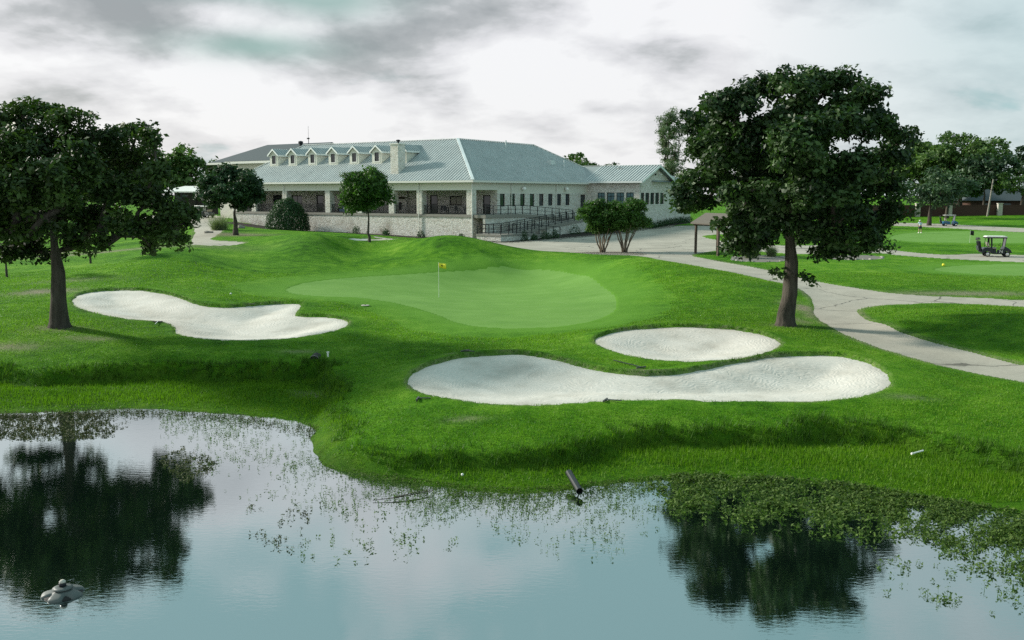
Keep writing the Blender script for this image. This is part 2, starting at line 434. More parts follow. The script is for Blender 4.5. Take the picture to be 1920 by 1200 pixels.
POLY['path'] = chaikin(xy(PATH_MAIN), True, 1)
BUNKERS = ('front', 'upper', 'left', 'back')


def wob(x, y, s, ph=0.0):
    return (np.sin(x * s + 1.3 * np.sin(y * s * 0.7 + ph)) + np.sin(y * s * 1.37 + 2.1 + 1.1 * np.sin(x * s * 0.83 + ph)) + 0.6 * np.sin((x + y) * s * 2.3 + ph)) / 2.6


def land(x, y, parts=False):
    """level of the ground before bunkers, green and paths are cut, for arrays"""
    x = np.asarray(x, dtype=float); y = np.asarray(y, dtype=float)
    z = tps(x, y).astype(float)
    near = y < 60
    sl = np.full(x.shape, 4.0); ss = np.full(x.shape, 4.0)
    sl[near] = sdf(LAND, x[near], y[near], 6.0) + 0.28 * wob(x[near], y[near], 1.1) + 0.14 * wob(x[near], y[near], 2.9, 3.0) + 0.06 * wob(x[near], y[near], 7.0, 1.0)
    ss[near] = sdf(ASHORE, x[near], y[near], 8.0) + 0.10 * wob(x[near], y[near], 1.7, 2.0) + 0.07 * wob(x[near], y[near], 5.1, 0.5)
    w = 0.55 + 1.3 * np.exp(-((x + 4.6) / 1.5) ** 2)
    k = sstep(-w, 0.05, sl)
    marsh = np.where(ss > 0, 0.02 + 0.07 * np.minimum(ss, 2.5), np.maximum(0.30 * ss, -0.8)) + 0.02 * wob(x, y, 3.0) * (ss > 0.2) + 0.22 * np.exp(-((x + 8.6) / 1.5) ** 2 - ((y - 31.3) / 1.0) ** 2) * (ss > 0)
    z = np.where(sl > -4, marsh + (z - marsh) * k, marsh)
    far = y >= 60
    z = np.where(far, tps(x, y) if far.all() else z, z)
    z = z + np.where(near, (0.025 * wob(x, y, 0.9) + 0.012 * wob(x, y, 2.7, 1.0)) * k, 0.0)
    return (z, sl, ss) if parts else z


def ground_z(x, y):
    return float(land(np.array([x]), np.array([y]))[0])


def on(px, py, z):
    """a place on the ground seen at (px, py), z being its rough level"""
    x, y = at_z(px, py, z)
    for _ in range(6):
        x, y = at_z(px, py, 0.5 * z + 0.5 * ground_z(x, y)); z = 0.5 * z + 0.5 * ground_z(x, y)
    return (x, y, ground_z(x, y))


# ------------------------------------------------------------------ materials
def nodes(name):
    m = bpy.data.materials.new(name)
    m.use_nodes = True
    nt = m.node_tree
    b = nt.nodes['Principled BSDF']
    return m, nt, b


def N(nt, t, **kw):
    n = nt.nodes.new(t)
    for k, v in kw.items():
        if k in ('operation', 'data_type', 'blend_type', 'wave_type', 'feature', 'bands_direction', 'attribute_name', 'invert', 'wave_profile', 'noise_dimensions', 'distance'):
            setattr(n, k, v)
        else:
            n.inputs[k.replace('_', ' ')].default_value = v
    return n


def LK(nt, a, b):
    nt.links.new(a, b)


def ramp(nt, fac, stops):
    r = nt.nodes.new('ShaderNodeValToRGB')
    e = r.color_ramp.elements
    e[0].position, e[0].color = stops[0][0], (*stops[0][1], 1)
    e[1].position, e[1].color = stops[-1][0], (*stops[-1][1], 1)
    for p, c in stops[1:-1]:
        x = e.new(p); x.color = (*c, 1)
    LK(nt, fac, r.inputs[0])
    return r.outputs[0]


def noise(nt, scale, detail=4, rough=0.55, dist=0.0, vec=None, stretch=None):
    n = nt.nodes.new('ShaderNodeTexNoise')
    n.inputs['Scale'].default_value = scale; n.inputs['Detail'].default_value = detail
    n.inputs['Roughness'].default_value = rough; n.inputs['Distortion'].default_value = dist
    if vec is None:
        vec = nt.nodes.new('ShaderNodeNewGeometry').outputs['Position']
    if stretch:
        mp = nt.nodes.new('ShaderNodeMapping'); mp.inputs['Scale'].default_value = stretch
        LK(nt, vec, mp.inputs[0]); vec = mp.outputs[0]
    LK(nt, vec, n.inputs['Vector'])
    return n.outputs['Fac']


def mixc(nt, fac, a, b, mode='MIX'):
    n = nt.nodes.new('ShaderNodeMix'); n.data_type = 'RGBA'; n.blend_type = mode
    for v, s in ((fac, 'Factor'), (a, 'A'), (b, 'B')):
        if isinstance(v, (int, float)): n.inputs[s].default_value = v
        elif isinstance(v, tuple): n.inputs[s].default_value = (*v, 1)
        else: LK(nt, v, n.inputs[s])
    return n.outputs['Result']


def mth(nt, op, a, b=None, c=None):
    n = nt.nodes.new('ShaderNodeMath'); n.operation = op
    for i, v in enumerate((a, b, c)):
        if v is None: continue
        if isinstance(v, (int, float)): n.inputs[i].default_value = v
        else: LK(nt, v, n.inputs[i])
    return n.outputs[0]


def bump(nt, h, strength, dist, b, normal=None):
    n = nt.nodes.new('ShaderNodeBump'); n.inputs['Strength'].default_value = strength; n.inputs['Distance'].default_value = dist
    LK(nt, h, n.inputs['Height'])
    if normal is not None: LK(nt, normal, n.inputs['Normal'])
    LK(nt, n.outputs[0], b.inputs['Normal'])
    return n.outputs[0]


def attr(nt, name):
    n = nt.nodes.new('ShaderNodeAttribute'); n.attribute_name = name
    return n


def plain(name, col, rough=0.6, metal=0.0, var=0.12, scale=6.0, bmp=0.0, spec=0.4):
    m, nt, b = nodes(name)
    f = noise(nt, scale, 5)
    c = mixc(nt, f, tuple(x * (1 - var) for x in col), tuple(min(1, x * (1 + var)) for x in col))
    LK(nt, c, b.inputs['Base Color'])
    b.inputs['Roughness'].default_value = rough; b.inputs['Metallic'].default_value = metal
    b.inputs['Specular IOR Level'].default_value = spec
    if bmp: bump(nt, f, bmp, 0.02, b)
    return m


def mat_turf():
    m, nt, b = nodes('turf')
    big = noise(nt, 0.22, 3); mid = noise(nt, 1.3, 5, 0.6); fine = noise(nt, 9.0, 6, 0.7); blade = noise(nt, 38.0, 3, 0.6)
    s = mth(nt, 'ADD', mth(nt, 'MULTIPLY', mid, 0.6), mth(nt, 'ADD', mth(nt, 'MULTIPLY', fine, 0.45), mth(nt, 'MULTIPLY', big, 0.55)))
    rough_c = ramp(nt, s, [(0.58, (0.012, 0.056, 0.002)), (0.72, (0.042, 0.140, 0.005)), (0.85, (0.080, 0.205, 0.009)), (1.02, (0.155, 0.285, 0.028))])
    fringe_c = mixc(nt, mid, (0.068, 0.185, 0.014), (0.105, 0.230, 0.030))
    marsh_c = ramp(nt, s, [(0.60, (0.014, 0.050, 0.003)), (0.80, (0.042, 0.120, 0.005)), (1.0, (0.085, 0.17, 0.010))])
    dirt_c = mixc(nt, fine, (0.14, 0.115, 0.08), (0.30, 0.265, 0.205))
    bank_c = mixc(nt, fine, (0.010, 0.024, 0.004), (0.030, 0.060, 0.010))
    a = nt.nodes.new('ShaderNodeSeparateColor'); LK(nt, attr(nt, 'mask').outputs['Color'], a.inputs[0])
    c = mixc(nt, a.outputs[0], rough_c, fringe_c)
    c = mixc(nt, a.outputs[2], c, marsh_c)
    d = mth(nt, 'MULTIPLY', a.outputs[1], mth(nt, 'MULTIPLY_ADD', mid, 1.6, mth(nt, 'MULTIPLY_ADD', fine, 1.8, -0.8)))
    d = mth(nt, 'MINIMUM', mth(nt, 'MAXIMUM', d, 0.0), 1.0)
    c = mixc(nt, d, c, dirt_c)
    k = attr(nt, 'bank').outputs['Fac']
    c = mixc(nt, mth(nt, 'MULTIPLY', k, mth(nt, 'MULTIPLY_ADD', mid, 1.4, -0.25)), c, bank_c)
    LK(nt, c, b.inputs['Base Color'])
    b.inputs['Roughness'].default_value = 0.85; b.inputs['Specular IOR Level'].default_value = 0.05
    b.inputs['Sheen Weight'].default_value = 0.0
    h = mth(nt, 'ADD', mth(nt, 'MULTIPLY', fine, 0.7), mth(nt, 'MULTIPLY', blade, 0.4))
    st = mth(nt, 'MULTIPLY_ADD', a.outputs[0], -0.75, 1.0)
    n = nt.nodes.new('ShaderNodeBump'); n.inputs['Distance'].default_value = 0.10
    LK(nt, st, n.inputs['Strength']); LK(nt, h, n.inputs['Height']); LK(nt, n.outputs[0], b.inputs['Normal'])
    return m


def mat_green():
    m, nt, b = nodes('mown green')
    mid = noise(nt, 0.5, 4); fine = noise(nt, 14.0, 5, 0.65)
    str_ = noise(nt, 0.8, 3, 0.5, 0.0, None, (0.25, 2.2, 1.0))
    s = mth(nt, 'ADD', mth(nt, 'MULTIPLY', mid, 0.5), mth(nt, 'ADD', mth(nt, 'MULTIPLY', fine, 0.25), mth(nt, 'MULTIPLY', str_, 0.3)))
    c = ramp(nt, s, [(0.35, (0.088, 0.205, 0.026)), (0.55, (0.118, 0.245, 0.040)), (0.75, (0.152, 0.285, 0.060))])
    LK(nt, c, b.inputs['Base Color'])
    b.inputs['Roughness'].default_value = 0.8; b.inputs['Specular IOR Level'].default_value = 0.15
    bump(nt, fine, 0.25, 0.03, b)
    return m


def mat_sand():
    m, nt, b = nodes('bunker sand')
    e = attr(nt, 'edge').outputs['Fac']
    mid = noise(nt, 0.7, 4); fine = noise(nt, 18, 6, 0.7); warp_ = noise(nt, 0.9, 3)
    big = noise(nt, 0.28, 2)
    fur = mth(nt, 'SINE', mth(nt, 'MULTIPLY', mth(nt, 'ADD', e, mth(nt, 'MULTIPLY', warp_, 1.6)), 34.0))
    fmask = mth(nt, 'MULTIPLY', noise(nt, 0.5, 3), 1.0)
    fur = mth(nt, 'MULTIPLY', fur, fmask)
    c = ramp(nt, mth(nt, 'ADD', mth(nt, 'MULTIPLY', mid, 0.75), mth(nt, 'MULTIPLY', fine, 0.25)), [(0.32, (0.41, 0.39, 0.34)), (0.5, (0.535, 0.515, 0.462)), (0.72, (0.62, 0.60, 0.55))])
    c = mixc(nt, mth(nt, 'MULTIPLY_ADD', fur, 0.22, 0.09), c, (0.40, 0.38, 0.34))
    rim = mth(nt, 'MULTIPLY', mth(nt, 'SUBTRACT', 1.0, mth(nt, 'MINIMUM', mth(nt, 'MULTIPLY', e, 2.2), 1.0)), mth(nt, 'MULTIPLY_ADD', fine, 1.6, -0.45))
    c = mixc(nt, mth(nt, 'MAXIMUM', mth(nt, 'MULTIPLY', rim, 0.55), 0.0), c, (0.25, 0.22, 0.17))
    LK(nt, c, b.inputs['Base Color'])
    b.inputs['Roughness'].default_value = 0.95; b.inputs['Specular IOR Level'].default_value = 0.1
    h = mth(nt, 'ADD', mth(nt, 'MULTIPLY', fur, 0.16), mth(nt, 'ADD', mth(nt, 'MULTIPLY', fine, 0.22), mth(nt, 'MULTIPLY', mid, 1.0)))
    bump(nt, h, 0.6, 0.05, b)
    return m


def mat_concrete():
    m, nt, b = nodes('worn concrete')
    mid = noise(nt, 0.35, 4, 0.6); fine = noise(nt, 6, 6, 0.7); st = noise(nt, 0.9, 5, 0.6, 0.4)
    c = ramp(nt, mth(nt, 'ADD', mth(nt, 'MULTIPLY', mid, 0.6), mth(nt, 'MULTIPLY', fine, 0.4)), [(0.3, (0.25, 0.232, 0.190)), (0.55, (0.35, 0.327, 0.272)), (0.75, (0.43, 0.405, 0.34))])
    v = nt.nodes.new('ShaderNodeTexVoronoi'); v.feature = 'DISTANCE_TO_EDGE'; v.inputs['Scale'].default_value = 0.16
    g = nt.nodes.new('ShaderNodeNewGeometry').outputs['Position']
    dn = nt.nodes.new('ShaderNodeTexNoise'); dn.inputs['Scale'].default_value = 0.6; dn.inputs['Detail'].default_value = 4; LK(nt, g, dn.inputs['Vector'])
    mx = nt.nodes.new('ShaderNodeVectorMath'); mx.operation = 'MULTIPLY_ADD'
    LK(nt, dn.outputs['Color'], mx.inputs[0]); mx.inputs[1].default_value = (1.6, 1.6, 0); LK(nt, g, mx.inputs[2])
    LK(nt, mx.outputs[0], v.inputs['Vector'])
    crack = mth(nt, 'LESS_THAN', v.outputs['Distance'], 0.006)
    c = mixc(nt, mth(nt, 'MULTIPLY', crack, 0.75), c, (0.06, 0.055, 0.045))
    c = mixc(nt, mth(nt, 'MULTIPLY', ramp_f(nt, st, 0.55, 0.75), 0.35), c, (0.16, 0.155, 0.14))
    LK(nt, c, b.inputs['Base Color'])
    b.inputs['Roughness'].default_value = 0.85; b.inputs['Specular IOR Level'].default_value = 0.25
    bump(nt, mth(nt, 'SUBTRACT', fine, mth(nt, 'MULTIPLY', crack, 2.0)), 0.3, 0.02, b)
    return m


def ramp_f(nt, fac, a, b):
    n = nt.nodes.new('ShaderNodeMapRange'); n.inputs['From Min'].default_value = a; n.inputs['From Max'].default_value = b
    LK(nt, fac, n.inputs['Value'])
    return n.outputs[0]


def mat_water():
    m = bpy.data.materials.new('pond water'); m.use_nodes = True
    nt = m.node_tree; nt.nodes.clear()
    out = nt.nodes.new('ShaderNodeOutputMaterial')
    gl = nt.nodes.new('ShaderNodeBsdfGlossy'); gl.inputs['Roughness'].default_value = 0.012; gl.inputs['Color'].default_value = (0.90, 0.97, 0.98, 1)
    di = nt.nodes.new('ShaderNodeBsdfDiffuse'); di.inputs['Color'].default_value = (0.004, 0.010, 0.007, 1)
    r1 = noise(nt, 5.0, 3, 0.5, 0.3, None, (1.0, 2.6, 1.0)); r2 = noise(nt, 0.7, 3, 0.5, 0.2, None, (1.0, 1.7, 1.0)); r3 = noise(nt, 18.0, 2, 0.5, 0.0, None, (1.0, 2.2, 1.0))
    calm = ramp_f(nt, noise(nt, 0.16, 2), 0.40, 0.68)
    h = mth(nt, 'ADD', mth(nt, 'MULTIPLY', r2, 0.25), mth(nt, 'MULTIPLY', mth(nt, 'ADD', r1, mth(nt, 'MULTIPLY', r3, 0.22)), mth(nt, 'MULTIPLY_ADD', calm, 0.22, 0.14)))
    bp = nt.nodes.new('ShaderNodeBump'); bp.inputs['Strength'].default_value = 0.035; bp.inputs['Distance'].default_value = 0.10
    LK(nt, h, bp.inputs['Height'])
    for s in (gl, di): LK(nt, bp.outputs[0], s.inputs['Normal'])
    fr = nt.nodes.new('ShaderNodeFresnel'); fr.inputs['IOR'].default_value = 3.0
    LK(nt, bp.outputs[0], fr.inputs['Normal'])
    fac = mth(nt, 'MINIMUM', mth(nt, 'MULTIPLY_ADD', fr.outputs[0], 0.80, 0.34), 1.0)
    ms = nt.nodes.new('ShaderNodeMixShader')
    LK(nt, fac, ms.inputs[0]); LK(nt, di.outputs[0], ms.inputs[1]); LK(nt, gl.outputs[0], ms.inputs[2]); LK(nt, ms.outputs[0], out.inputs[0])
    return m


def mat_leaf(name, dark, lite, trans=0.3, rough=0.55):
    m = bpy.data.materials.new(name); m.use_nodes = True
    nt = m.node_tree
    b = nt.nodes['Principled BSDF']; out = nt.nodes['Material Output']
    t = attr(nt, 'tint').outputs['Fac']
    c = mixc(nt, t, dark, lite)
    LK(nt, c, b.inputs['Base Color'])
    b.inputs['Roughness'].default_value = rough; b.inputs['Specular IOR Level'].default_value = 0.3
    tr = nt.nodes.new('ShaderNodeBsdfTranslucent')
    c2 = mixc(nt, 1.0, c, (1.0, 1.25, 0.5), 'MULTIPLY')
    LK(nt, c2, tr.inputs['Color'])
    ms = nt.nodes.new('ShaderNodeMixShader'); ms.inputs[0].default_value = trans
    LK(nt, b.outputs[0], ms.inputs[1]); LK(nt, tr.outputs[0], ms.inputs[2]); LK(nt, ms.outputs[0], out.inputs[0])
    return m


def mat_bark(name, col):
    m, nt, b = nodes(name)
    f = noise(nt, 7.0, 6, 0.7, 0.2, None, (1.0, 1.0, 0.18)); g = noise(nt, 0.8, 3)
    c = ramp(nt, f, [(0.3, tuple(x * 0.45 for x in col)), (0.55, col), (0.8, tuple(x * 1.5 for x in col))])
    LK(nt, c, b.inputs['Base Color'])
    b.inputs['Roughness'].default_value = 0.95; b.inputs['Specular IOR Level'].default_value = 0.15
    bump(nt, f, 1.0, 0.06, b)
    return m


M = {}
M['turf'] = mat_turf(); M['green'] = mat_green(); M['sand'] = mat_sand(); M['concrete'] = mat_concrete(); M['water'] = mat_water()
M['mulch'] = plain('dark mulch', (0.030, 0.026, 0.022), 0.95, 0, 0.5, 30, 0.8, 0.1)
M['gravel'] = plain('grey bed gravel', (0.17, 0.16, 0.14), 0.95, 0, 0.45, 12, 1.0, 0.1)
M['blade'] = mat_leaf('grass blades', (0.040, 0.120, 0.004), (0.168, 0.305, 0.020), 0.42, 0.6)
M['marsh'] = mat_leaf('marsh grass blades', (0.045, 0.125, 0.003), (0.140, 0.265, 0.010), 0.4, 0.6)
M['bankgrass'] = mat_leaf('bank grass blades', (0.018, 0.065, 0.003), (0.075, 0.170, 0.012), 0.35, 0.6)
M['pondleaf'] = mat_leaf('pond weed leaves', (0.030, 0.065, 0.010), (0.105, 0.170, 0.030), 0.3, 0.75)

# ------------------------------------------------------------------ ground sheet and what lies in it
def fan():
    ys = [-70, -50, -35, -22, -12, -4, 2, 6]
    y = 8.0
    while y < 420: ys.append(y); y *= 1.0068
    while y < 4200: ys.append(y); y *= 1.07
    ts = np.concatenate([-np.geomspace(2.6, 0.64, 24)[:-1], np.linspace(-0.62, 0.62, 430), np.geomspace(0.64, 2.6, 24)[1:]])
    Y, T = np.meshgrid(np.array(ys), ts, indexing='ij')
    X = T * np.maximum(Y + 12, 20)
    return X, Y


GX, GY = fan()
NR, NC = GX.shape
gx, gy = GX.ravel(), GY.ravel()
gz, g_lip, g_shore = land(gx, gy, True)
idx = np.arange(NR * NC).reshape(NR, NC)
QUADS = np.stack([idx[:-1, :-1], idx[:-1, 1:], idx[1:, 1:], idx[1:, :-1]], -1).reshape(-1, 4)
S = {k: sdf(p, gx, gy) for k, p in POLY.items()}
jag = 0.05 * wob(gx, gy, 4.3) + 0.03 * wob(gx, gy, 11.0, 2.0)
for k in BUNKERS: S[k] = S[k] + jag
for k in ('rock_a', 'rock_b', 'mulch', 'bed_front', 'bed_ramp'): S[k] = S[k] + 2 * jag
s_bunk = np.maximum.reduce([S[k] for k in BUNKERS])
s_path = np.maximum.reduce([S[k] for k in ('path', 'path_far', 'path_left')])
s_green = np.maximum.reduce([S[k] for k in ('green', 'green_far', 'green_side')])
s_bed = np.maximum.reduce([S[k] for k in ('rock_a', 'rock_b', 'mulch', 'bed_front', 'bed_ramp')])
far_side = np.clip(-np.gradient(s_bunk.reshape(NR, NC), axis=0) / np.maximum(np.gradient(GY, axis=0), 1e-6), 0, 1).ravel()
S['path'] = np.minimum(S['path'], -S['bed_ramp'] + .02); s_path = np.maximum.reduce([S[k] for k in ('path', 'path_far', 'path_left')])
# sand lies in a shallow bowl
dep = lambda s: 0.34 * sstep(0.0, 2.6, s)
sand_z = gz - dep(np.maximum(s_bunk, 0)) + 0.02 * wob(gx, gy, 1.1) * (s_bunk > 0.5)
gz2 = gz.copy()
gz2 += np.where(s_bunk > -4, np.where(s_bunk > 0, -dep(np.maximum(s_bunk, 0)) + np.maximum(-0.8 * s_bunk, -0.15), np.minimum(-(0.9 + 1.2 * far_side) * s_bunk, 0.05 + 0.15 * far_side) * np.exp(-np.maximum(-s_bunk - 0.2, 0) / 0.5)), 0)
for s_, up in ((s_path, 0.03), (s_green, 0.012), (s_bed, 0.03)):
    gz2 += np.where(s_ > 0, np.maximum(-0.5 * s_, -0.12), np.minimum(-0.4 * s_, up) * np.exp(-np.maximum(-s_ - 0.1, 0) / 0.6))
fringe = .95 * sstep(-4.6, -0.4, s_green + .6 * wob(gx, gy, .6))
DIRT = ((85, 548, 1.68, 1.9, 1.6, 1.0), (140, 528, 1.78, 2.6, 1.2, .55), (170, 634, 1.2, 1.0, .5, .7), (20, 648, 1.12, 1.5, .7, .7), (1508, 580, 1.36, .55, 2.8, 1.0), (1500, 600, 1.25, .4, 1.2, .7), (1475, 613, 1.15, .9, .7, .6),
        (1820, 551, 1.42, 5.0, 1.2, .8), (60, 474, 1.95, 9, 2.2, .95), (200, 478, 2.1, 9, 1.6, .85), (440, 441, 2.95, 3.6, 3.0, .9), (582, 741, .2, .5, .4, .9), (870, 659, 1.2, .5, .3, .8), (1215, 703, 1.06, 1.2, .3, .6), (110, 614, 1.4, 1.0, .7, .6), (560, 660, .95, .8, .3, .5), (1700, 745, .85, .9, .3, .5), (880, 790, .7, .6, .25, .5))


def dirt_at(x, y):
    x9 = x + 0.3 * wob(x, y, 2.0); d = np.zeros_like(x)
    for a, b, z, rx, ry, wt in DIRT:
        cx, cy = at_z(a, b, z)
        d = np.maximum(d, wt * np.exp(-(((x9 - cx) / rx) ** 2 + ((y - cy) / ry) ** 2)))
    return d


dirt = dirt_at(gx, gy)
dirt = np.maximum(dirt, 0.75 * np.exp(-((s_path + 0.15) / 0.16) ** 2) * (0.5 + 0.5 * wob(gx, gy, 0.5)))
dirt = np.maximum(dirt, 0.85 * np.exp(-((s_bunk + 0.02) / 0.10) ** 2) * (0.55 + 0.45 * wob(gx, gy, 1.4)))
marshm = sstep(0.05, -0.5, g_lip) * (g_shore > -3)
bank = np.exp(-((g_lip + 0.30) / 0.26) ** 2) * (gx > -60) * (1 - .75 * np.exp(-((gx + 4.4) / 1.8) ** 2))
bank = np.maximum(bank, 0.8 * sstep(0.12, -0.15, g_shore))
mask = np.stack([fringe, dirt, marshm, np.ones_like(gx)], 1)
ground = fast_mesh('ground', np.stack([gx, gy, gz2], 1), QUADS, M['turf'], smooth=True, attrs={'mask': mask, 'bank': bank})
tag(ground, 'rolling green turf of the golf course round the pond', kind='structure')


def sheet(name, s, z, mat, label, margin=0.35, attrs=None, lift=0.0, kind='structure'):
    vis = s > -margin
    q = QUADS[vis[QUADS].any(1)]
    used, inv = np.unique(q, return_inverse=True)
    at = {k: v[used] for k, v in (attrs or {}).items()}
    o = fast_mesh(name, np.stack([gx[used], gy[used], z[used] + lift], 1), inv.reshape(-1, 4), mat, smooth=True, attrs=at)
    return tag(o, label, kind=kind)


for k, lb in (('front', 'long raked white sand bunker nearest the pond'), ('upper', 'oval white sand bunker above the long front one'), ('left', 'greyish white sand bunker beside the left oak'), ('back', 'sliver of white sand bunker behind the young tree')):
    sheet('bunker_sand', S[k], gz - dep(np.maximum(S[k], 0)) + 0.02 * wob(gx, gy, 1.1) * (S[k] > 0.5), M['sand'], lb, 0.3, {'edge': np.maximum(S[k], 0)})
sheet('putting_green', S['green'], gz, M['green'], 'smooth pale putting green with the yellow flag')
sheet('putting_green', S['green_far'], gz, M['green'], 'bright putting green where the golfer stands')
sheet('putting_green', S['green_side'], gz, M['green'], 'flat practice green with a small yellow marker')
sheet('cart_path', S['path'], gz, M['concrete'], 'pale concrete drive and forked cart path')
sheet('cart_path', S['path_far'], gz, M['concrete'], 'far cart path under the blue golf cart')
sheet('cart_path', S['path_left'], gz, M['concrete'], 'pale drive to the white carport')
sheet('gravel_bed', S['rock_a'], gz, M['gravel'], 'grey gravel bed with ornamental grass')
sheet('gravel_bed', S['rock_b'], gz, M['gravel'], 'grey gravel bed right of the big oak trunk')
sheet('mulch_bed', S['mulch'], gz, M['mulch'], 'dark mulch under the pair of crape myrtles')
sheet('mulch_bed', S['bed_front'], gz, M['mulch'], 'dark mulch along the foot of the porch wall')
sheet('mulch_bed', S['bed_ramp'], gz, M['mulch'], 'dark mulch round the foot of the ramp and wing')

# pond: one level sheet, the ground rises out of it
wx = np.linspace(-160, 160, 60); wy = np.linspace(-70, 44, 40)
WX, WY = np.meshgrid(wx, wy, indexing='ij')
wi = np.arange(WX.size).reshape(WX.shape)
water = fast_mesh('water', np.stack([WX.ravel(), WY.ravel(), np.zeros(WX.size)], 1), np.stack([wi[:-1, :-1], wi[1:, :-1], wi[1:, 1:], wi[:-1, 1:]], -1).reshape(-1, 4), M['water'])
tag(water, 'still pond reflecting the cloudy sky and the oaks', kind='structure')


def sheet_z(x, y):
    """level of what one stands on at a point: sand, path, green or turf"""
    X, Y = np.array([x]), np.array([y])
    z = land(X, Y)
    s = max(float(sdf(POLY[k], X, Y)[0]) for k in BUNKERS)
    return float(z[0]) - (float(dep(np.array([max(s, 0)]))[0]) if s > 0 else 0.0)
# ------------------------------------------------------------------ clubhouse
def mat_stone(name='limestone'):
    m, nt, b = nodes(name)
    tc = nt.nodes.new('ShaderNodeTexCoord'); geo = nt.nodes.new('ShaderNodeNewGeometry')
    sp = nt.nodes.new('ShaderNodeSeparateXYZ'); LK(nt, tc.outputs['Object'], sp.inputs[0])
    cb = nt.nodes.new('ShaderNodeCombineXYZ')
    LK(nt, mth(nt, 'ADD', sp.outputs[0], sp.outputs[1]), cb.inputs[0]); LK(nt, sp.outputs[2], cb.inputs[1])
    v = nt.nodes.new('ShaderNodeTexVoronoi'); v.inputs['Scale'].default_value = 1.0; v.inputs['Randomness'].default_value = 0.75
    mp = nt.nodes.new('ShaderNodeMapping'); mp.inputs['Scale'].default_value = (3.3, 6.8, 1.0)
    LK(nt, cb.outputs[0], mp.inputs[0]); LK(nt, mp.outputs[0], v.inputs['Vector'])
    e = nt.nodes.new('ShaderNodeTexVoronoi'); e.feature = 'DISTANCE_TO_EDGE'; e.inputs['Scale'].default_value = 1.0; e.inputs['Randomness'].default_value = 0.75
    LK(nt, mp.outputs[0], e.inputs['Vector'])
    sc = nt.nodes.new('ShaderNodeSeparateColor'); LK(nt, v.outputs['Color'], sc.inputs[0])
    fine = noise(nt, 9.0, 5, 0.65); big = noise(nt, 0.22, 4, 0.6)
    c = ramp(nt, sc.outputs[0], [(0.0, (0.56, 0.53, 0.46)), (0.35, (0.68, 0.66, 0.60)), (0.65, (0.76, 0.75, 0.69)), (1.0, (0.66, 0.65, 0.61))])
    c = mixc(nt, mth(nt, 'MULTIPLY', fine, 0.2), c, (0.25, 0.22, 0.17))
    # brown water stains low on the walls
    st = mth(nt, 'MULTIPLY', ramp_f(nt, big, 0.53, 0.68), ramp_f(nt, sp.outputs[2], 2.9, 0.9))
    c = mixc(nt, mth(nt, 'MULTIPLY', st, 0.75), c, (0.13, 0.095, 0.055))
    joint = ramp_f(nt, e.outputs['Distance'], 0.09, 0.02)
    c = mixc(nt, mth(nt, 'MULTIPLY', joint, 0.4), c, (0.34, 0.32, 0.28))
    LK(nt, c, b.inputs['Base Color'])
    b.inputs['Roughness'].default_value = 0.9; b.inputs['Specular IOR Level'].default_value = 0.2
    h = mth(nt, 'ADD', mth(nt, 'MULTIPLY', ramp_f(nt, e.outputs['Distance'], 0.0, 0.12), 1.0), mth(nt, 'ADD', mth(nt, 'MULTIPLY', fine, 0.4), mth(nt, 'MULTIPLY', sc.outputs[1], 0.7)))
    bump(nt, h, 0.6, 0.03, b)
    return m


def mat_metalroof(name, col):
    m, nt, b = nodes(name)
    f = noise(nt, 0.5, 5, 0.6); g = noise(nt, 5.0, 4, 0.6, 0, None, (1, 1, 0.3))
    c = ramp(nt, mth(nt, 'ADD', mth(nt, 'MULTIPLY', f, 0.6), mth(nt, 'MULTIPLY', g, 0.4)), [(0.3, tuple(x * 0.82 for x in col)), (0.7, tuple(x * 1.12 for x in col))])
    LK(nt, c, b.inputs['Base Color'])
    b.inputs['Metallic'].default_value = 0.25; b.inputs['Roughness'].default_value = 0.55
    bump(nt, g, 0.08, 0.02, b)
    return m


def mat_glass(name, col=(0.02, 0.03, 0.035), rough=0.06):
    m, nt, b = nodes(name)
    f = noise(nt, 1.3, 2)
    LK(nt, mixc(nt, f, tuple(x * 0.6 for x in col), tuple(x * 1.4 for x in col)), b.inputs['Base Color'])
    b.inputs['Roughness'].default_value = rough; b.inputs['Specular IOR Level'].default_value = 0.6
    return m


M['stone'] = mat_stone()
M['stucco'] = plain('beige stucco', (0.64, 0.63, 0.55), 0.9, 0, 0.07, 3.0, 0.15, 0.2)
M['trim'] = plain('pale painted trim', (0.66, 0.66, 0.61), 0.6, 0, 0.05, 2.0)
M['roof'] = mat_metalroof('galvanised standing seam roof', (0.25, 0.288, 0.283))
M['seam'] = mat_metalroof('roof seams', (0.60, 0.65, 0.64))  # paler than the pans: glint and shadow stripes put into the colour
M['ridge'] = mat_metalroof('pale ridge flashing', (0.72, 0.76, 0.74))
M['shingle'] = plain('dark grey shingles', (0.075, 0.092, 0.098), 0.9, 0, 0.3, 9.0, 0.5, 0.2)
M['brownshingle'] = plain('brown weathered shingles', (0.115, 0.105, 0.088), 0.95, 0, 0.4, 8.0, 0.6, 0.2)
M['glass'] = mat_glass('dark window glass')
M['blueglass'] = mat_glass('blue grey window glass', (0.10, 0.17, 0.19), 0.08)
M['frame'] = plain('dark bronze frame', (0.020, 0.018, 0.016), 0.5, 0.2, 0.2)
M['blackmetal'] = plain('black painted steel', (0.012, 0.014, 0.018), 0.45, 0.3, 0.25)
M['soffit'] = plain('brown porch ceiling', (0.10, 0.085, 0.065), 0.8, 0, 0.15)
M['deck'] = plain('grey porch slab', (0.24, 0.23, 0.20), 0.85, 0, 0.12, 4.0, 0.2)
M['whitelamp'] = plain('white enamel', (0.78, 0.78, 0.74), 0.4, 0, 0.04)
M['darkwood'] = plain('dark stained timber', (0.040, 0.028, 0.020), 0.7, 0, 0.3, 8.0, 0.3)
M['curtain'] = plain('pale curtain', (0.32, 0.31, 0.26), 0.9, 0, 0.15, 4)
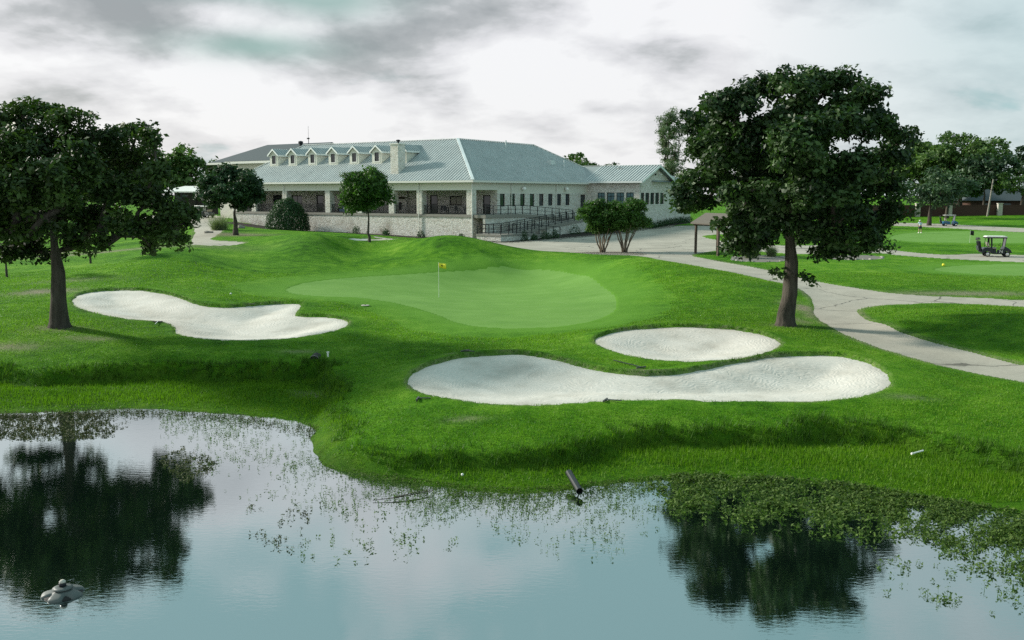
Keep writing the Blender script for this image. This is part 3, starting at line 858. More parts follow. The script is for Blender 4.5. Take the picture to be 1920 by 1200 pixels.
M['brick'] = plain('brown brick fence', (0.070, 0.040, 0.032), 0.9, 0, 0.3, 3.0, 0.4, 0.2)

ZB = 2.0
RZ, CORNER = CLUB_RZ, CLUB_AT
club = thing('clubhouse', 'long limestone clubhouse with grey metal hip roof and seven dormers', 'building', (CORNER[0], CORNER[1], ZB), RZ)
EAVE, DECK, TOPZ, INS, LX, LY = 6.57, 2.78, 11.76, 8.8, 41.3, 34.7
END = 5.8
SL = (TOPZ - EAVE) / INS


def club_w(x, y, z=0.0):
    c, s = math.cos(RZ), math.sin(RZ)
    return (CORNER[0] + c * x - s * y, CORNER[1] + s * x + c * y, ZB + z)


def panel(mb, axis, pos, t, u0, u1, z0, z1, holes=()):
    """a wall with openings: axis 'x' runs along x at y = pos..pos+t, axis 'y' runs along y at x = pos-t..pos"""
    def bx(a, b, c, d):
        if b - a < 1e-4 or d - c < 1e-4: return
        if axis == 'x': mb.box(a, b, pos, pos + t, c, d)
        else: mb.box(pos - t, pos, a, b, c, d)
    hs = sorted(holes); cur = u0
    for a, b, c, d in hs:
        bx(cur, a, z0, z1); bx(a, b, z0, c); bx(a, b, d, z1); cur = b
    bx(cur, u1, z0, z1)


def window(parent, axis, pos, a, b, c, d, name='window', glass='glass', bars=0, cross=0, fw=0.07, rec=0.08, sill=True, framemat='frame'):
    """frame and pane set back into a hole; outward is -y for axis 'x', +x for axis 'y'"""
    w = MB()
    def bx(mb, u0, u1, z0, z1, d0, d1):
        if axis == 'x': mb.box(u0, u1, pos + d0, pos + d1, z0, z1)
        else: mb.box(pos - d1, pos - d0, u0, u1, z0, z1)
    for u0, u1, z0, z1 in ((a, b, c, c + fw), (a, b, d - fw, d), (a, a + fw, c + fw, d - fw), (b - fw, b, c + fw, d - fw)):
        bx(w, u0, u1, z0, z1, rec, rec + 0.09)
    for k in range(bars):
        u = a + (b - a) * (k + 1) / (bars + 1); bx(w, u - 0.02, u + 0.02, c + fw, d - fw, rec + 0.01, rec + 0.07)
    for k in range(cross):
        z = c + (d - c) * (k + 1) / (cross + 1); bx(w, a + fw, b - fw, z - 0.018, z + 0.018, rec + 0.012, rec + 0.068)
    o = w.build(name, M[framemat], parent)
    p = MB(); bx(p, a + fw * 0.5, b - fw * 0.5, c + fw * 0.5, d - fw * 0.5, rec + 0.04, rec + 0.06); p.build('pane', M[glass], o)
    if sill:
        q = MB(); bx(q, a - 0.06, b + 0.06, c - 0.09, c - 0.003, -0.05, rec + 0.12); q.build('sill', M['trim'], o)
    return o


def build_club():
    # porch front: base wall, slab, columns, beam
    b = MB(); panel(b, 'x', 0.5, 0.5, -40.8, -0.5, -1.5, 2.5); panel(b, 'y', -0.5, 0.5, 1.0, 5.4, -1.5, 2.5); b.build('base_wall', M['stone'], club)
    s = MB(); s.box(-40.8, -0.42, 0.42, 5.4, 2.5, 2.62); s.box(-40.75, -0.5, 0.5, 5.4, 2.62, DECK); s.build('porch_floor', M['deck'], club)
    cols = [0.9, 8.1, 12.4, 17.6, 22.9, 30.6, 36.6, 40.4]
    for i, sx in enumerate(cols):
        w = 0.42 if i else 0.40
        c = MB(); c.box(-sx - w, -sx + w, 0.5, 0.5 + 2 * w, DECK, 5.53); c.build('column', M['stone'], club, bevel=0.02)
    bm_ = MB(); bm_.box(-40.8, -0.5, 0.5, 0.95, 5.53, 6.40); bm_.box(-0.95, -0.5, 0.95, 5.4, 5.53, 6.40); bm_.build('porch_beam', M['stucco'], club)
    bd = MB(); bd.box(-40.8, -0.48, 0.475, 0.499, 5.50, 5.62); bd.box(-40.8, -0.48, 0.475, 0.499, 6.22, 6.40); bd.build('beam_trim', M['trim'], club)
    sf = MB(); sf.box(-LX, 0, 0, LY, 6.40, 6.48); sf.build('soffit', M['soffit'], club)
    fa = MB()
    fa.box(-LX - .02, 0.02, -0.03, 0.0, 6.36, 6.575); fa.box(0.0, 0.03, 0.0, LY, 6.36, 6.575); fa.build('gutter', M['trim'], club)
    # inner porch wall with doors and windows
    iw = MB(); holes = [(-10.5, -9.3, DECK, 4.95), (-11.8, -10.8, DECK, 4.9), (-7.5, -5.6, DECK + .95, 4.85), (-38.3, -36.6, DECK, 4.95), (-34.6, -32.6, DECK + .8, 4.9), (-29.9, -28.6, DECK, 4.95), (-2.6, -1.5, DECK, 4.95), (-25.5, -23.9, DECK + .9, 4.85), (-21.0, -19.4, DECK + .9, 4.85)]
    panel(iw, 'x', 5.4, 0.35, -40.8, -0.9, DECK - 0.3, 6.40, holes); iw.build('porch_wall', M['stone'], club)
    for h in holes:
        door = h[2] == DECK
        window(club, 'x', 5.4, *h, name='porch_door' if door else 'porch_window', glass='curtain' if (h[0] == -7.5) else 'glass', bars=1 if h[1] - h[0] > 1.4 else 0, cross=0, fw=0.12, sill=False)
    fp = MB()
    fp.box(-16.9, -13.6, 4.9, 5.39, DECK, 3.15); fp.box(-16.6, -13.9, 5.0, 5.39, 3.15, 6.35); fp.build('fireplace', M['stone'], club)
    fo = MB(); fo.box(-15.8, -14.7, 4.96, 4.998, 3.17, 4.1); fb = fo.build('firebox', M['frame'], club)
    mt = MB(); mt.box(-16.3, -14.1, 4.78, 4.998, 4.5, 4.72); mt.build('mantel', M['darkwood'], club)
    # railings between the columns
    def rail_run(name, p, q, z, sp=0.13, posts=True):
        r = MB(); p, q = Vector(p), Vector(q); L = (q - p).length; d = (q - p) / L
        r.bar(p + Vector((0, 0, z + 1.02)), q + Vector((0, 0, z + 1.02)), 0.055, 0.045); r.bar(p + Vector((0, 0, z + 0.12)), q + Vector((0, 0, z + 0.12)), 0.04, 0.04)
        n = int(L / sp)
        for i in range(1, n): r.bar(p + d * (L * i / n) + Vector((0, 0, z + 0.14)), p + d * (L * i / n) + Vector((0, 0, z + 1.0)), 0.034)
        return r.build(name, M['blackmetal'], club)
    for a, c in zip(cols[:-1], cols[1:]):
        rail_run('porch_railing', (-a - 0.42, 0.75, 0), (-c + 0.42, 0.75, 0), DECK)
    # right wall of the main block
    rw = MB()
    wins = [(6.43 + 2.12 * i - 0.5, 6.43 + 2.12 * i + 0.5, 3.62, 5.10) for i in range(8)]
    panel(rw, 'y', -0.5, 0.4, 5.4, 26.5, -1.5, 5.16, wins + [(24.6, 25.9, 2.5, 5.0)]); rw.build('side_wall', M['stone'], club)
    ru = MB(); panel(ru, 'y', -0.52, 0.36, 5.4, 26.5, 5.16, 6.40); ru.build('upper_wall', M['stucco'], club)
    for w in wins: window(club, 'y', -0.5, *w, cross=1)
    window(club, 'y', -0.5, 24.6, 25.9, 2.5, 5.0, name='side_door', sill=False, fw=0.12)
    bw = MB(); panel(bw, 'y', -40.4, 0.4, 1.4, 33, -1.5, 6.4); panel(bw, 'x', 33.6, 0.4, -40.7, 0, -1.5, 6.4); panel(bw, 'y', -0.5, 0.4, 26.5, 33.6, -1.5, 6.4); bw.build('rear_wall', M['stucco'], club)
    # main roof: a hip roof cut off level at the ridges
    x0, x1, y0, y1, i = -LX, 0.0, 0.0, LY, INS
    r = MB().add([(x0, y0, EAVE), (x1, y0, EAVE), (x1, y1, EAVE), (x0, y1, EAVE), (x0 + END, y0 + i, TOPZ), (x1 - i, y0 + i, TOPZ), (x1 - i, y1 - i, TOPZ), (x0 + END, y1 - i, TOPZ)],
                 ((0, 1, 5, 4), (1, 2, 6, 5), (2, 3, 7, 6), (3, 0, 4, 7), (4, 5, 6, 7), (3, 2, 1, 0)))
    roof = r.build('roof', M['roof'], club)
    sm = MB(); rib = 0.06
    n = int(LX / 0.42)
    for k in range(1, n):
        x = -LX * k / n; q = min(-x, (x + LX) * i / END, i)
        if q > 0.3: sm.bar((x, 0.0, EAVE + .02), (x, q, EAVE + q * SL + .02), rib, 0.06, up=(0, -SL, 1))
    so = sm.build('roof_seam', M['seam'], roof); so['kind'] = 'stuff'
    sm = MB(); n = int(LY / 0.42)
    for k in range(1, n):
        y = LY * k / n; q = min(y, LY - y, i)
        if q > 0.3: sm.bar((0.0, y, EAVE + .02), (-q, y, EAVE + q * SL + .02), rib, 0.06, up=(SL, 0, 1))
    so = sm.build('roof_seam', M['seam'], roof); so['kind'] = 'stuff'
    rc = MB()
    for p, q, w in (((0, 0, EAVE), (-i, i, TOPZ), .34), ((-i, i, TOPZ), (-LX + END, i, TOPZ), .22), ((-i, i, TOPZ), (-i, LY - i, TOPZ), .22), ((-i, LY - i, TOPZ), (0, LY, EAVE), .3), ((-LX + END, i, TOPZ), (-LX, 0, EAVE), .3)):
        rc.bar(Vector(p) + Vector((0, 0, .07)), Vector(q) + Vector((0, 0, .07)), w, 0.06)
    rc.build('ridge_cap', M['ridge'], roof)
    for vx, vy, h in ((-7.6, 17.5, .9), (-4.1, 24.0, .5), (-3.6, 25.5, .9)):
        vp = MB(); q = -vx; vp.tube([(vx, vy, EAVE + q * SL - .1), (vx, vy, EAVE + q * SL + h)], 0.09, 8); vp.build('vent_pipe', M['seam'], roof)
    hv = MB(); hv.box(-4.5, -3.9, 22.6, 23.6, EAVE + 4.0 * SL, EAVE + 4.2 * SL + .5); hv.build('roof_vent', M['seam'], roof)
    # chimney
    ch = MB(); ch.box(-13.25, -12.05, 1.45, 2.75, EAVE + .55, 10.9); cho = ch.build('chimney', M['stone'], club, bevel=.02)
    cc = MB(); cc.box(-13.33, -11.97, 1.37, 2.83, 10.9, 11.03); cc.build('chimney_cap', M['trim'], cho)
    cf = MB(); cf.lathe([(0.12, 11.03), (0.12, 11.3), (0.26, 11.32), (0.26, 11.44), (0.05, 11.5)], 10, Matrix.Translation((-12.6, 2.15, 0))); cf.build('flue', M['blackmetal'], cho)
    # dormers
    for sx in (13.5, 17.5, 21.3, 25.0, 28.7, 32.4, 36.0):
        qf, w, he, hp = 3.75, 0.78, 10.35, 10.98
        zf = EAVE + qf * SL
        d = MB()
        fr_holes = [(-sx - .36, -sx + .36, zf + .32, he - .18)]
        panel(d, 'x', qf, 0.15, -sx - w, -sx + w, zf - .1, he, fr_holes)
        qe = (he - EAVE) / SL
        for sd in (-1, 1):
            xa = -sx + sd * w; xb = xa - sd * .12
            d.prism([(xa, qf + .15, zf + .02), (xa, qe + .1, he + .03), (xa, qf + .15, he + .03)], (xb - xa, 0, 0))
        d.prism([(-sx - w, qf, he), (-sx + w, qf, he), (-sx, qf, hp - .05)], (0, .15, 0))
        do = d.build('dormer', M['stucco'], club)
        rf = MB(); qp = (hp - EAVE) / SL; ov, ev = 0.24, 0.22
        k = (hp - he) / w
        for sd in (-1, 1):
            e = -sx + sd * (w + ov); ez = he - ov * k
            rf.prism([(-sx, qf - ev, hp), (e, qf - ev, ez), (e, (ez - EAVE) / SL + .1, ez), (-sx, qp + .1, hp)], (0, 0, .10))
        ro = rf.build('dormer_roof', M['roof'], do)
        tm = MB()
        for sd in (-1, 1):
            e = -sx + sd * (w + ov); ez = he - ov * k
            tm.prism([(-sx, qf - ev - .035, hp + .115), (e, qf - ev - .035, ez + .115), (e, qf - ev - .035, ez - .10), (-sx, qf - ev - .035, hp - .10)], (0, .033, 0))
            xs = sorted((e, e + sd * .03)); tm.box(xs[0], xs[1], qf - ev, (ez - EAVE) / SL, ez - .09, ez + .11)
        for kk in range(1, 7):
            y = qf - ev + kk * .42
            for sd in (-1, 1):
                e = -sx + sd * (w + ov - .02)
                if y < qp: tm.bar((-sx, y, hp + .12), (e, y, he - (ov - .02) * k + .12), .04, .05)
        tm.build('dormer_trim', M['ridge'], do)
        window(do, 'x', qf, *fr_holes[0], name='dormer_window', fw=.06, rec=.03, sill=False)
        wt = MB(); a, b2, c2, d2 = fr_holes[0]
        for u0, u1, z0, z1 in ((a - .12, b2 + .12, c2 - .14, c2 - .002), (a - .12, b2 + .12, d2 + .002, d2 + .12), (a - .12, a - .002, c2, d2), (b2 + .002, b2 + .12, c2, d2)): wt.box(u0, u1, qf - .03, qf - .002, z0, z1)
        wt.build('window_trim', M['trim'], do)
    # wing
    z1 = 6.72
    w1 = MB(); h1 = [(1.0 + 1.42 * k, 2.12 + 1.42 * k, 3.72, 5.28) for k in range(4)]
    panel(w1, 'x', 26.5, .4, -.5, 7.2, -1.0, z1, h1); w1.build('wing_wall', M['stone'], club)
    w2 = MB(); h2 = [(26.5 + .25 + 1.5 * k, 26.5 + 1.4 + 1.5 * k, 3.72, 5.25) for k in range(5)]
    panel(w2, 'y', 7.2, .4, 26.9, 42.6, -1.0, z1, h2); w2.box(6.8, 7.2, 42.6, 43, -1, z1); w2.box(-2, 6.8, 42.6, 43, -1, z1); w2.build('wing_wall', M['stone'], club)
    for h in h1: window(club, 'x', 26.5, *h, glass='blueglass', bars=1, cross=2)
    for h in h2: window(club, 'y', 7.2, *h, name='window', cross=0)
    yc, yw, zr = 31.2, 5.2, 8.78
    ga = MB(); ga.prism([(7.2, 26.5, z1), (7.2, 35.9, z1), (7.2, 34.5, 7.4), (7.2, yc, zr - .2), (7.2, 27.9, 7.4)], (-.3, 0, 0)); ga.build('gable_wall', M['stone'], club)
    wr = MB()
    for sd in (-1, 1):
        e = yc + sd * (yw + .1)
        wr.prism([(-4.5, yc, zr), (7.85, yc, zr), (7.85, e, z1 - .12), (-4.5 if sd > 0 else -.2, e, z1 - .12)], (0, 0, .12))
    wro = wr.build('wing_roof', M['roof'], club)
    for k in range(20):
        x = 7.6 - k * .44
        if x < -2: break
        sb = MB(); sb.bar((x, yc - .08, zr + .14), (x, yc - yw - .08, z1 + .02), .10, .08, up=(0, 0, 1)); sb.build('roof_seam', M['seam'], wro)
    tr = MB()
    for sd in (-1, 1):
        e = yc + sd * (yw + .1)
        tr.prism([(7.86, yc, zr + .14), (7.86, e, z1 + .02), (7.86, e, z1 - .26), (7.86, yc, zr - .14)], (.06, 0, 0))
    tr.box(-.2, 7.85, yc - yw - .17, yc - yw - .105, z1 - .2, z1 + .01); tr.bar((-4, yc, zr + .16), (7.9, yc, zr + .16), .24, .06); tr.build('roof_trim', M['ridge'], wro)
    w_b = MB()
    ys, ye, xe, xr, zr2 = 30.0, 43.5, 7.82, 2.4, 8.72
    w_b.add([(xe, ys, z1 - .05), (xe, ye, z1 - .05), (xr, ye - 5.2, zr2), (xr, ys, zr2), (-3, ye, z1 - .05), (-3, ys, z1 - .05)], ((0, 1, 2, 3), (1, 4, 2), (4, 5, 3, 2), (0, 3, 5), (0, 5, 4, 1)))
    wbo = w_b.build('wing_roof', M['roof'], club)
    for y in (30.35, 32.1):
        fl = MB(); fl.box(7.21, 7.34, y - .12, y + .12, 7.75, 7.95); fl.lathe([(.03, 0), (.13, .02), (.15, .16), (.06, .2)], 10, Matrix.Translation((7.5, y, 7.7)) @ Matrix.Rotation(2.2, 4, 'Y')); fl.build('flood_lamp', M['blackmetal'] if y < 31 else M['whitelamp'], club)
    # wall lamps and downpipes
    for y in (10.6, 20.6):
        l = MB(); l.lathe([(.30, 0), (.30, .04), (.26, .18), (.16, .3), (.03, .34)], 14, Matrix.Translation((-.26, y, 5.62))); l.box(-.51, -.3, y - .06, y + .06, 5.66, 5.8); l.build('wall_lamp', M['whitelamp'], club)
    l = MB(); l.lathe([(.28, 0), (.28, .04), (.22, .18), (.03, .3)], 14, Matrix.Translation((7.44, 36.6, 5.75))); l.box(7.19, 7.4, 36.54, 36.66, 5.8, 5.92); l.build('wall_lamp', M['whitelamp'], club)
    for x, y, zt, zl in ((-8.1, .38, 6.3, -.6), (-.42, .38, 6.3, -.4), (-.40, 8.2, 6.3, 1.0), (-.40, 18.4, 6.3, 1.0), (-30.6, .38, 6.3, -.4)):
        d = MB(); yy = y if y > 1 else y
        d.tube([(x if y < 1 else .0, y if y > 1 else .05, 6.5), (x, yy, 6.1), (x, yy, zl + .2), (x + (.15 if y > 1 else 0), yy - (.15 if y < 1 else 0), zl)], .055, 8); d.build('downpipe', M['trim'], club)


build_club()

# two-storey block behind with the dark shingled roof
def build_rear():
    bx, by, bz = at_y(465, 370, 142.0)
    o = thing('rear_building', 'tall beige building with dark shingled hip roof behind the clubhouse', 'building', (bx, by, 3.2), RZ)
    w = MB(); w.box(-6.5, 9.5, 0, 12, -1, 8.6); w.box(-1.2, 9.5, -1.6, -.003, -1, 8.6); w.build('wall', M['stucco'], o)
    r = MB(); e, t = 8.6, 11.5
    r.add([(-7.6, -1.1, e), (12, -1.1, e), (12, 13, e), (-7.6, 13, e), (-2.0, 5.9, t), (12, 5.9, t)], ((0, 1, 5, 4), (1, 2, 5), (2, 3, 4, 5), (3, 0, 4), (3, 2, 1, 0)))
    r.box(-1.9, 12, -2.5, -1.12, e - .02, e + .12)
    ro = r.build('roof', M['shingle'], o)
    f = MB(); f.box(-7.63, -1.9, -1.16, -1.105, e - .28, e + .02); f.box(-1.95, 12, -2.56, -2.505, e - .28, e + .05); f.build('fascia', M['trim'], o)
    v = MB(); v.lathe([(.22, 0), (.22, 1.1), (.36, 1.15), (.36, 1.45), (.1, 1.55)], 10, Matrix.Translation((7.2, 4.2, 10.2))); v.build('flue', M['blackmetal'], ro)
    lw = MB(); lw.add([(-3.4, -5, 5.0), (6, -5, 5.0), (6, -1.7, 6.5), (-3.4, -1.7, 6.5), (-3.4, -5, 4.8), (6, -5, 4.8), (6, -1.7, 4.8), (-3.4, -1.7, 4.8)], ((0, 1, 2, 3), (4, 5, 1, 0), (5, 6, 2, 1), (6, 7, 3, 2), (7, 4, 0, 3), (7, 6, 5, 4))); lw.build('lower_roof', M['shingle'], o)


build_rear()
ant = thing('antenna', 'thin whip antenna standing on the clubhouse ridge', 'antenna', club_w(-35.0, 9.2, TOPZ), RZ)
a = MB(); a.tube([(0, 0, 0), (0, 0, 1.1)], .045, 8); a.build('mast', M['blackmetal'], ant)
a = MB(); a.tube([(0, 0, 1.1), (0, 0, 2.6)], .018, 6); a.build('whip', M['blackmetal'], ant)
a = MB(); a.box(-.22, .12, -.1, .1, .85, 1.02); a.build('bracket', M['blackmetal'], ant)

# access ramp at the right of the porch: up along the wall, back down, and out to the drive
def build_ramp():
    o = thing('access_ramp', 'switchback concrete ramp with black railings beside the porch', 'ramp', (CORNER[0], CORNER[1], ZB), RZ)
    def slab(p, q, w, th, name, mat, drop=None):
        m = MB(); (xa, ya, za), (xb, yb, zb) = p, q
        lo = (lambda z: z - th) if drop is None else (lambda z: drop)
        m.add([(xa, ya, za), (xa + w, ya, za), (xb + w, yb, zb), (xb, yb, zb), (xa, ya, lo(za)), (xa + w, ya, lo(za)), (xb + w, yb, lo(zb)), (xb, yb, lo(zb))], ((0, 1, 2, 3), (7, 6, 5, 4), (0, 4, 5, 1), (1, 5, 6, 2), (2, 6, 7, 3), (3, 7, 4, 0)))
        return m.build(name, mat, o)
    def rail(pts):
        r = MB()
        for p, q in zip(pts[:-1], pts[1:]):
            for h, w in ((1.02, .06), (.56, .04), (.12, .05)):
                r.bar(Vector(p) + Vector((0, 0, h)), Vector(q) + Vector((0, 0, h)), w)
        ro = r.build('railing', M['blackmetal'], o)
        for p, q in zip(pts[:-1], pts[1:]):
            L = (Vector(q) - Vector(p)).length; n = max(1, round(L / 1.55))
            for k in range(n + (q is pts[-1])):
                c = Vector(p).lerp(Vector(q), k / n); b = MB(); b.bar(c, c + Vector((0, 0, 1.04)), .07); b.build('post', M['blackmetal'], ro)
    D = DECK - .02
    slab((-.40, .55, D), (-.40, 8.0, D), 1.7, .35, 'walkway', M['deck'])
    slab((-.40, 8.0, D), (-.40, 20.0, 2.0), 1.7, .35, 'upper_ramp', M['deck'])
    slab((-.40, 20.0, 2.0), (-.40, 23.2, 2.0), 3.6, .35, 'landing', M['deck'])
    w = MB(); w.prism([(1.18, .6, -1.2), (1.18, 23.2, -1.2), (1.18, 23.2, 1.64), (1.18, 20, 1.64), (1.18, 8, D - .36), (1.18, .6, D - .36)], (-.3, 0, 0)); w.build('retaining_wall', M['stone'], o)
    slab((1.4, 20.0, 2.0), (1.4, 3.3, .75), 1.7, .3, 'lower_ramp', M['deck'])
    w = MB(); w.prism([(3.0, 3.3, -1.2), (3.0, 20, -1.2), (3.0, 20, 1.69), (3.0, 3.3, .44)], (-.3, 0, 0)); w.build('retaining_wall', M['stone'], o)
    slab((1.4, 3.3, .75), (1.4, -1.4, .75), 3.3, .2, 'landing', M['deck'])
    w = MB(); w.box(1.45, 4.65, -1.35, 3.25, -1.4, .546); w.build('landing_wall', M['stone'], o)
    slab((3.2, 3.3, .75), (3.2, 12.0, .12), 1.5, .3, 'exit_ramp', M['deck'])
    w = MB(); w.prism([(4.66, 3.3, -1.2), (4.66, 12, -1.2), (4.66, 12, -.19), (4.66, 3.3, .44)], (-.25, 0, 0)); w.build('retaining_wall', M['stone'], o)
    rail([(1.25, .6, D), (1.25, 8.0, D), (1.25, 19.6, 2.03)])
    rail([(3.05, 23.1, 2.0), (3.05, 20.0, 2.0), (3.05, 3.3, .76)])
    rail([(1.5, 19.3, 1.96), (1.5, 3.3, .76), (1.5, -1.3, .75), (4.6, -1.3, .75), (4.6, 3.3, .75), (4.6, 11.0, .2)])


build_ramp()

# porch furniture
def chair_at(x, y, rz):
    X, Y, Z = club_w(x, y, DECK)
    o = thing('patio_chair', 'dark metal patio chair standing behind the porch railing', 'chair', (X, Y, Z), RZ + rz, 'dark patio chairs on the clubhouse porch')
    m = MB(); m.box(-.24, .24, -.24, .24, .42, .46); m.build('seat', M['blackmetal'], o)
    m = MB(); m.prism([(-.24, .2, .46), (.24, .2, .46), (.22, .3, .95), (-.22, .3, .95)], (0, .03, 0)); m.build('backrest', M['blackmetal'], o)
    for sx in (-.21, .21):
        for sy in (-.21, .21):
            m = MB(); m.bar((sx, sy, 0), (sx, sy, .42), .035); m.build('leg', M['blackmetal'], o)
        m = MB(); m.bar((sx, -.2, .66), (sx, .24, .66), .04); m.bar((sx, -.2, .46), (sx, -.2, .66), .03); m.build('armrest', M['blackmetal'], o)
for x, y, rz in ((-2.4, 2.0, .3), (-3.9, 2.3, 3.0), (-5.3, 1.9, 1.2), (-6.6, 2.4, -1.4), (-1.6, 3.4, 2.2), (-9.9, 2.3, .8)):
    chair_at(x, y, rz)
for i, (x, y) in enumerate(((-3.2, 3.2), (-6.0, 3.3))):
    X, Y, Z = club_w(x, y, DECK)
    o = thing('patio_table', ('round dark patio table nearest the porch corner column' if i == 0 else 'round dark patio table in front of the curtained porch window'), 'table', (X, Y, Z), RZ, 'patio tables on the clubhouse porch')
    m = MB(); m.lathe([(.55, .70), (.57, .72), (.55, .74)], 20); m.build('tabletop', M['blackmetal'], o)
    m = MB(); m.lathe([(.30, 0), (.28, .03), (.05, .08), (.04, .699)], 14); m.build('pedestal', M['blackmetal'], o)
M['bluecloth'] = plain('blue and white outdoor fabric', (0.20, 0.32, 0.46), 0.9, 0, 0.6, 9.0)
for i, (x, rz) in enumerate(((-21.6, .2), (-20.0, -.2), (-18.6, .1))):
    X, Y, Z = club_w(x, 1.9, DECK)
    o = thing('cushioned_armchair', ('blue cushioned armchair on the porch nearest the pillar beside the round bush', 'blue cushioned armchair on the porch between two alike, behind the young tree', 'blue cushioned armchair on the porch farthest from the round bush')[i], 'chair', (X, Y, Z), RZ + rz, 'blue cushioned armchairs on the porch')
    m = MB(); m.box(-.4, .4, -.35, .35, .1, .44); m.build('seat', M['bluecloth'], o, bevel=.05)
    m = MB(); m.box(-.4, .4, .36, .56, .1, .95); m.build('backrest', M['bluecloth'], o, bevel=.05)
    for s in (-1, 1):
        m = MB(); m.box(min(s * .41, s * .55), max(s * .41, s * .55), -.35, .5, .0, .62); m.build('armrest', M['blackmetal'], o, bevel=.02)
# ------------------------------------------------------------------ trees and shrubs
M['leaf_oak'] = mat_leaf('oak leaves', (0.009, 0.027, 0.008), (0.046, 0.095, 0.020), 0.2)
M['leaf_oak2'] = mat_leaf('olive oak leaves', (0.012, 0.031, 0.006), (0.058, 0.102, 0.018), 0.22)
M['leaf_dark'] = mat_leaf('dark live oak leaves', (0.012, 0.036, 0.016), (0.042, 0.090, 0.034), 0.2)
M['leaf_bright'] = mat_leaf('fresh green leaves', (0.022, 0.065, 0.010), (0.070, 0.150, 0.025), 0.35)
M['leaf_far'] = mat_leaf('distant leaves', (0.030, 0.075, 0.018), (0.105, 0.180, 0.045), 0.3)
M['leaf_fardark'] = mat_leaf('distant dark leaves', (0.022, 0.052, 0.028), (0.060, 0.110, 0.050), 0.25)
M['needle'] = mat_leaf('pine needles', (0.060, 0.105, 0.055), (0.140, 0.200, 0.100), 0.2)
M['bush'] = mat_leaf('bush leaves', (0.012, 0.042, 0.014), (0.040, 0.100, 0.030), 0.25)
M['bark'] = mat_bark('oak bark', (0.075, 0.066, 0.054))
M['palebark'] = mat_bark('smooth pale bark', (0.20, 0.165, 0.12))
M['ornamental'] = mat_leaf('grey green ornamental grass', (0.08, 0.12, 0.05), (0.20, 0.24, 0.13), 0.3)


def leaves(centers, axis_bias, size, rng, tint, aspect=0.55, droop=0.0):
    """one rhombic leaf per centre; axis_bias (n,3) is the way the blade's face tends to look"""
    n = len(centers)
    nrm = rng.normal(size=(n, 3)) * 0.75 + axis_bias
    nrm /= np.linalg.norm(nrm, axis=1, keepdims=True) + 1e-9
    t = rng.normal(size=(n, 3)); t[:, 2] -= droop
    a = t - nrm * (t * nrm).sum(1, keepdims=True); a /= np.linalg.norm(a, axis=1, keepdims=True) + 1e-9
    b = np.cross(nrm, a)
    l = (size * rng.uniform(0.45, 1.55, n))[:, None]
    V = np.stack([centers - a * l * .5, centers + b * l * aspect * .5 + nrm * l * .06, centers + a * l * .5, centers - b * l * aspect * .5 + nrm * l * .06], 1).reshape(-1, 3)
    F = np.arange(4 * n).reshape(-1, 4)
    return V, F, np.repeat(tint, 4)


def crown_points(lobes, rng, per_m2, leaves_per, clump_r, center, shell=(0.55, 1.05)):
    """clumps of leaves spread over the outer part of each lobe (x, y, z, r)"""
    P, B, T = [], [], []
    for x, y, z, r in lobes:
        m = max(3, int(per_m2 * 4 * math.pi * r * r))
        d = rng.normal(size=(m, 3)); d /= np.linalg.norm(d, axis=1, keepdims=True)
        d[:, 2] = np.where(d[:, 2] < -.45, -d[:, 2], d[:, 2])
        rr = r * rng.uniform(shell[0], shell[1], m)[:, None]
        cc = np.array([x, y, z]) + d * rr * np.array([1, 1, .82])
        lt = rng.uniform(0.25, 0.75)
        for c, dd in zip(cc, d):
            k = max(4, int(leaves_per * rng.uniform(.6, 1.4)))
            cr = clump_r * rng.uniform(.7, 1.3)
            q = np.clip(rng.normal(size=(k, 3)), -1.6, 1.6) * cr * np.array([.62, .62, .42])
            P.append(c + q); B.append(np.tile(dd * 0.6 + np.array([0, 0, .55]), (k, 1)))
            t0 = np.clip(lt + rng.normal() * .26, 0, 1)
            T.append(np.clip(t0 + rng.normal(size=k) * .16, 0, 1))
    return np.concatenate(P), np.concatenate(B), np.concatenate(T)


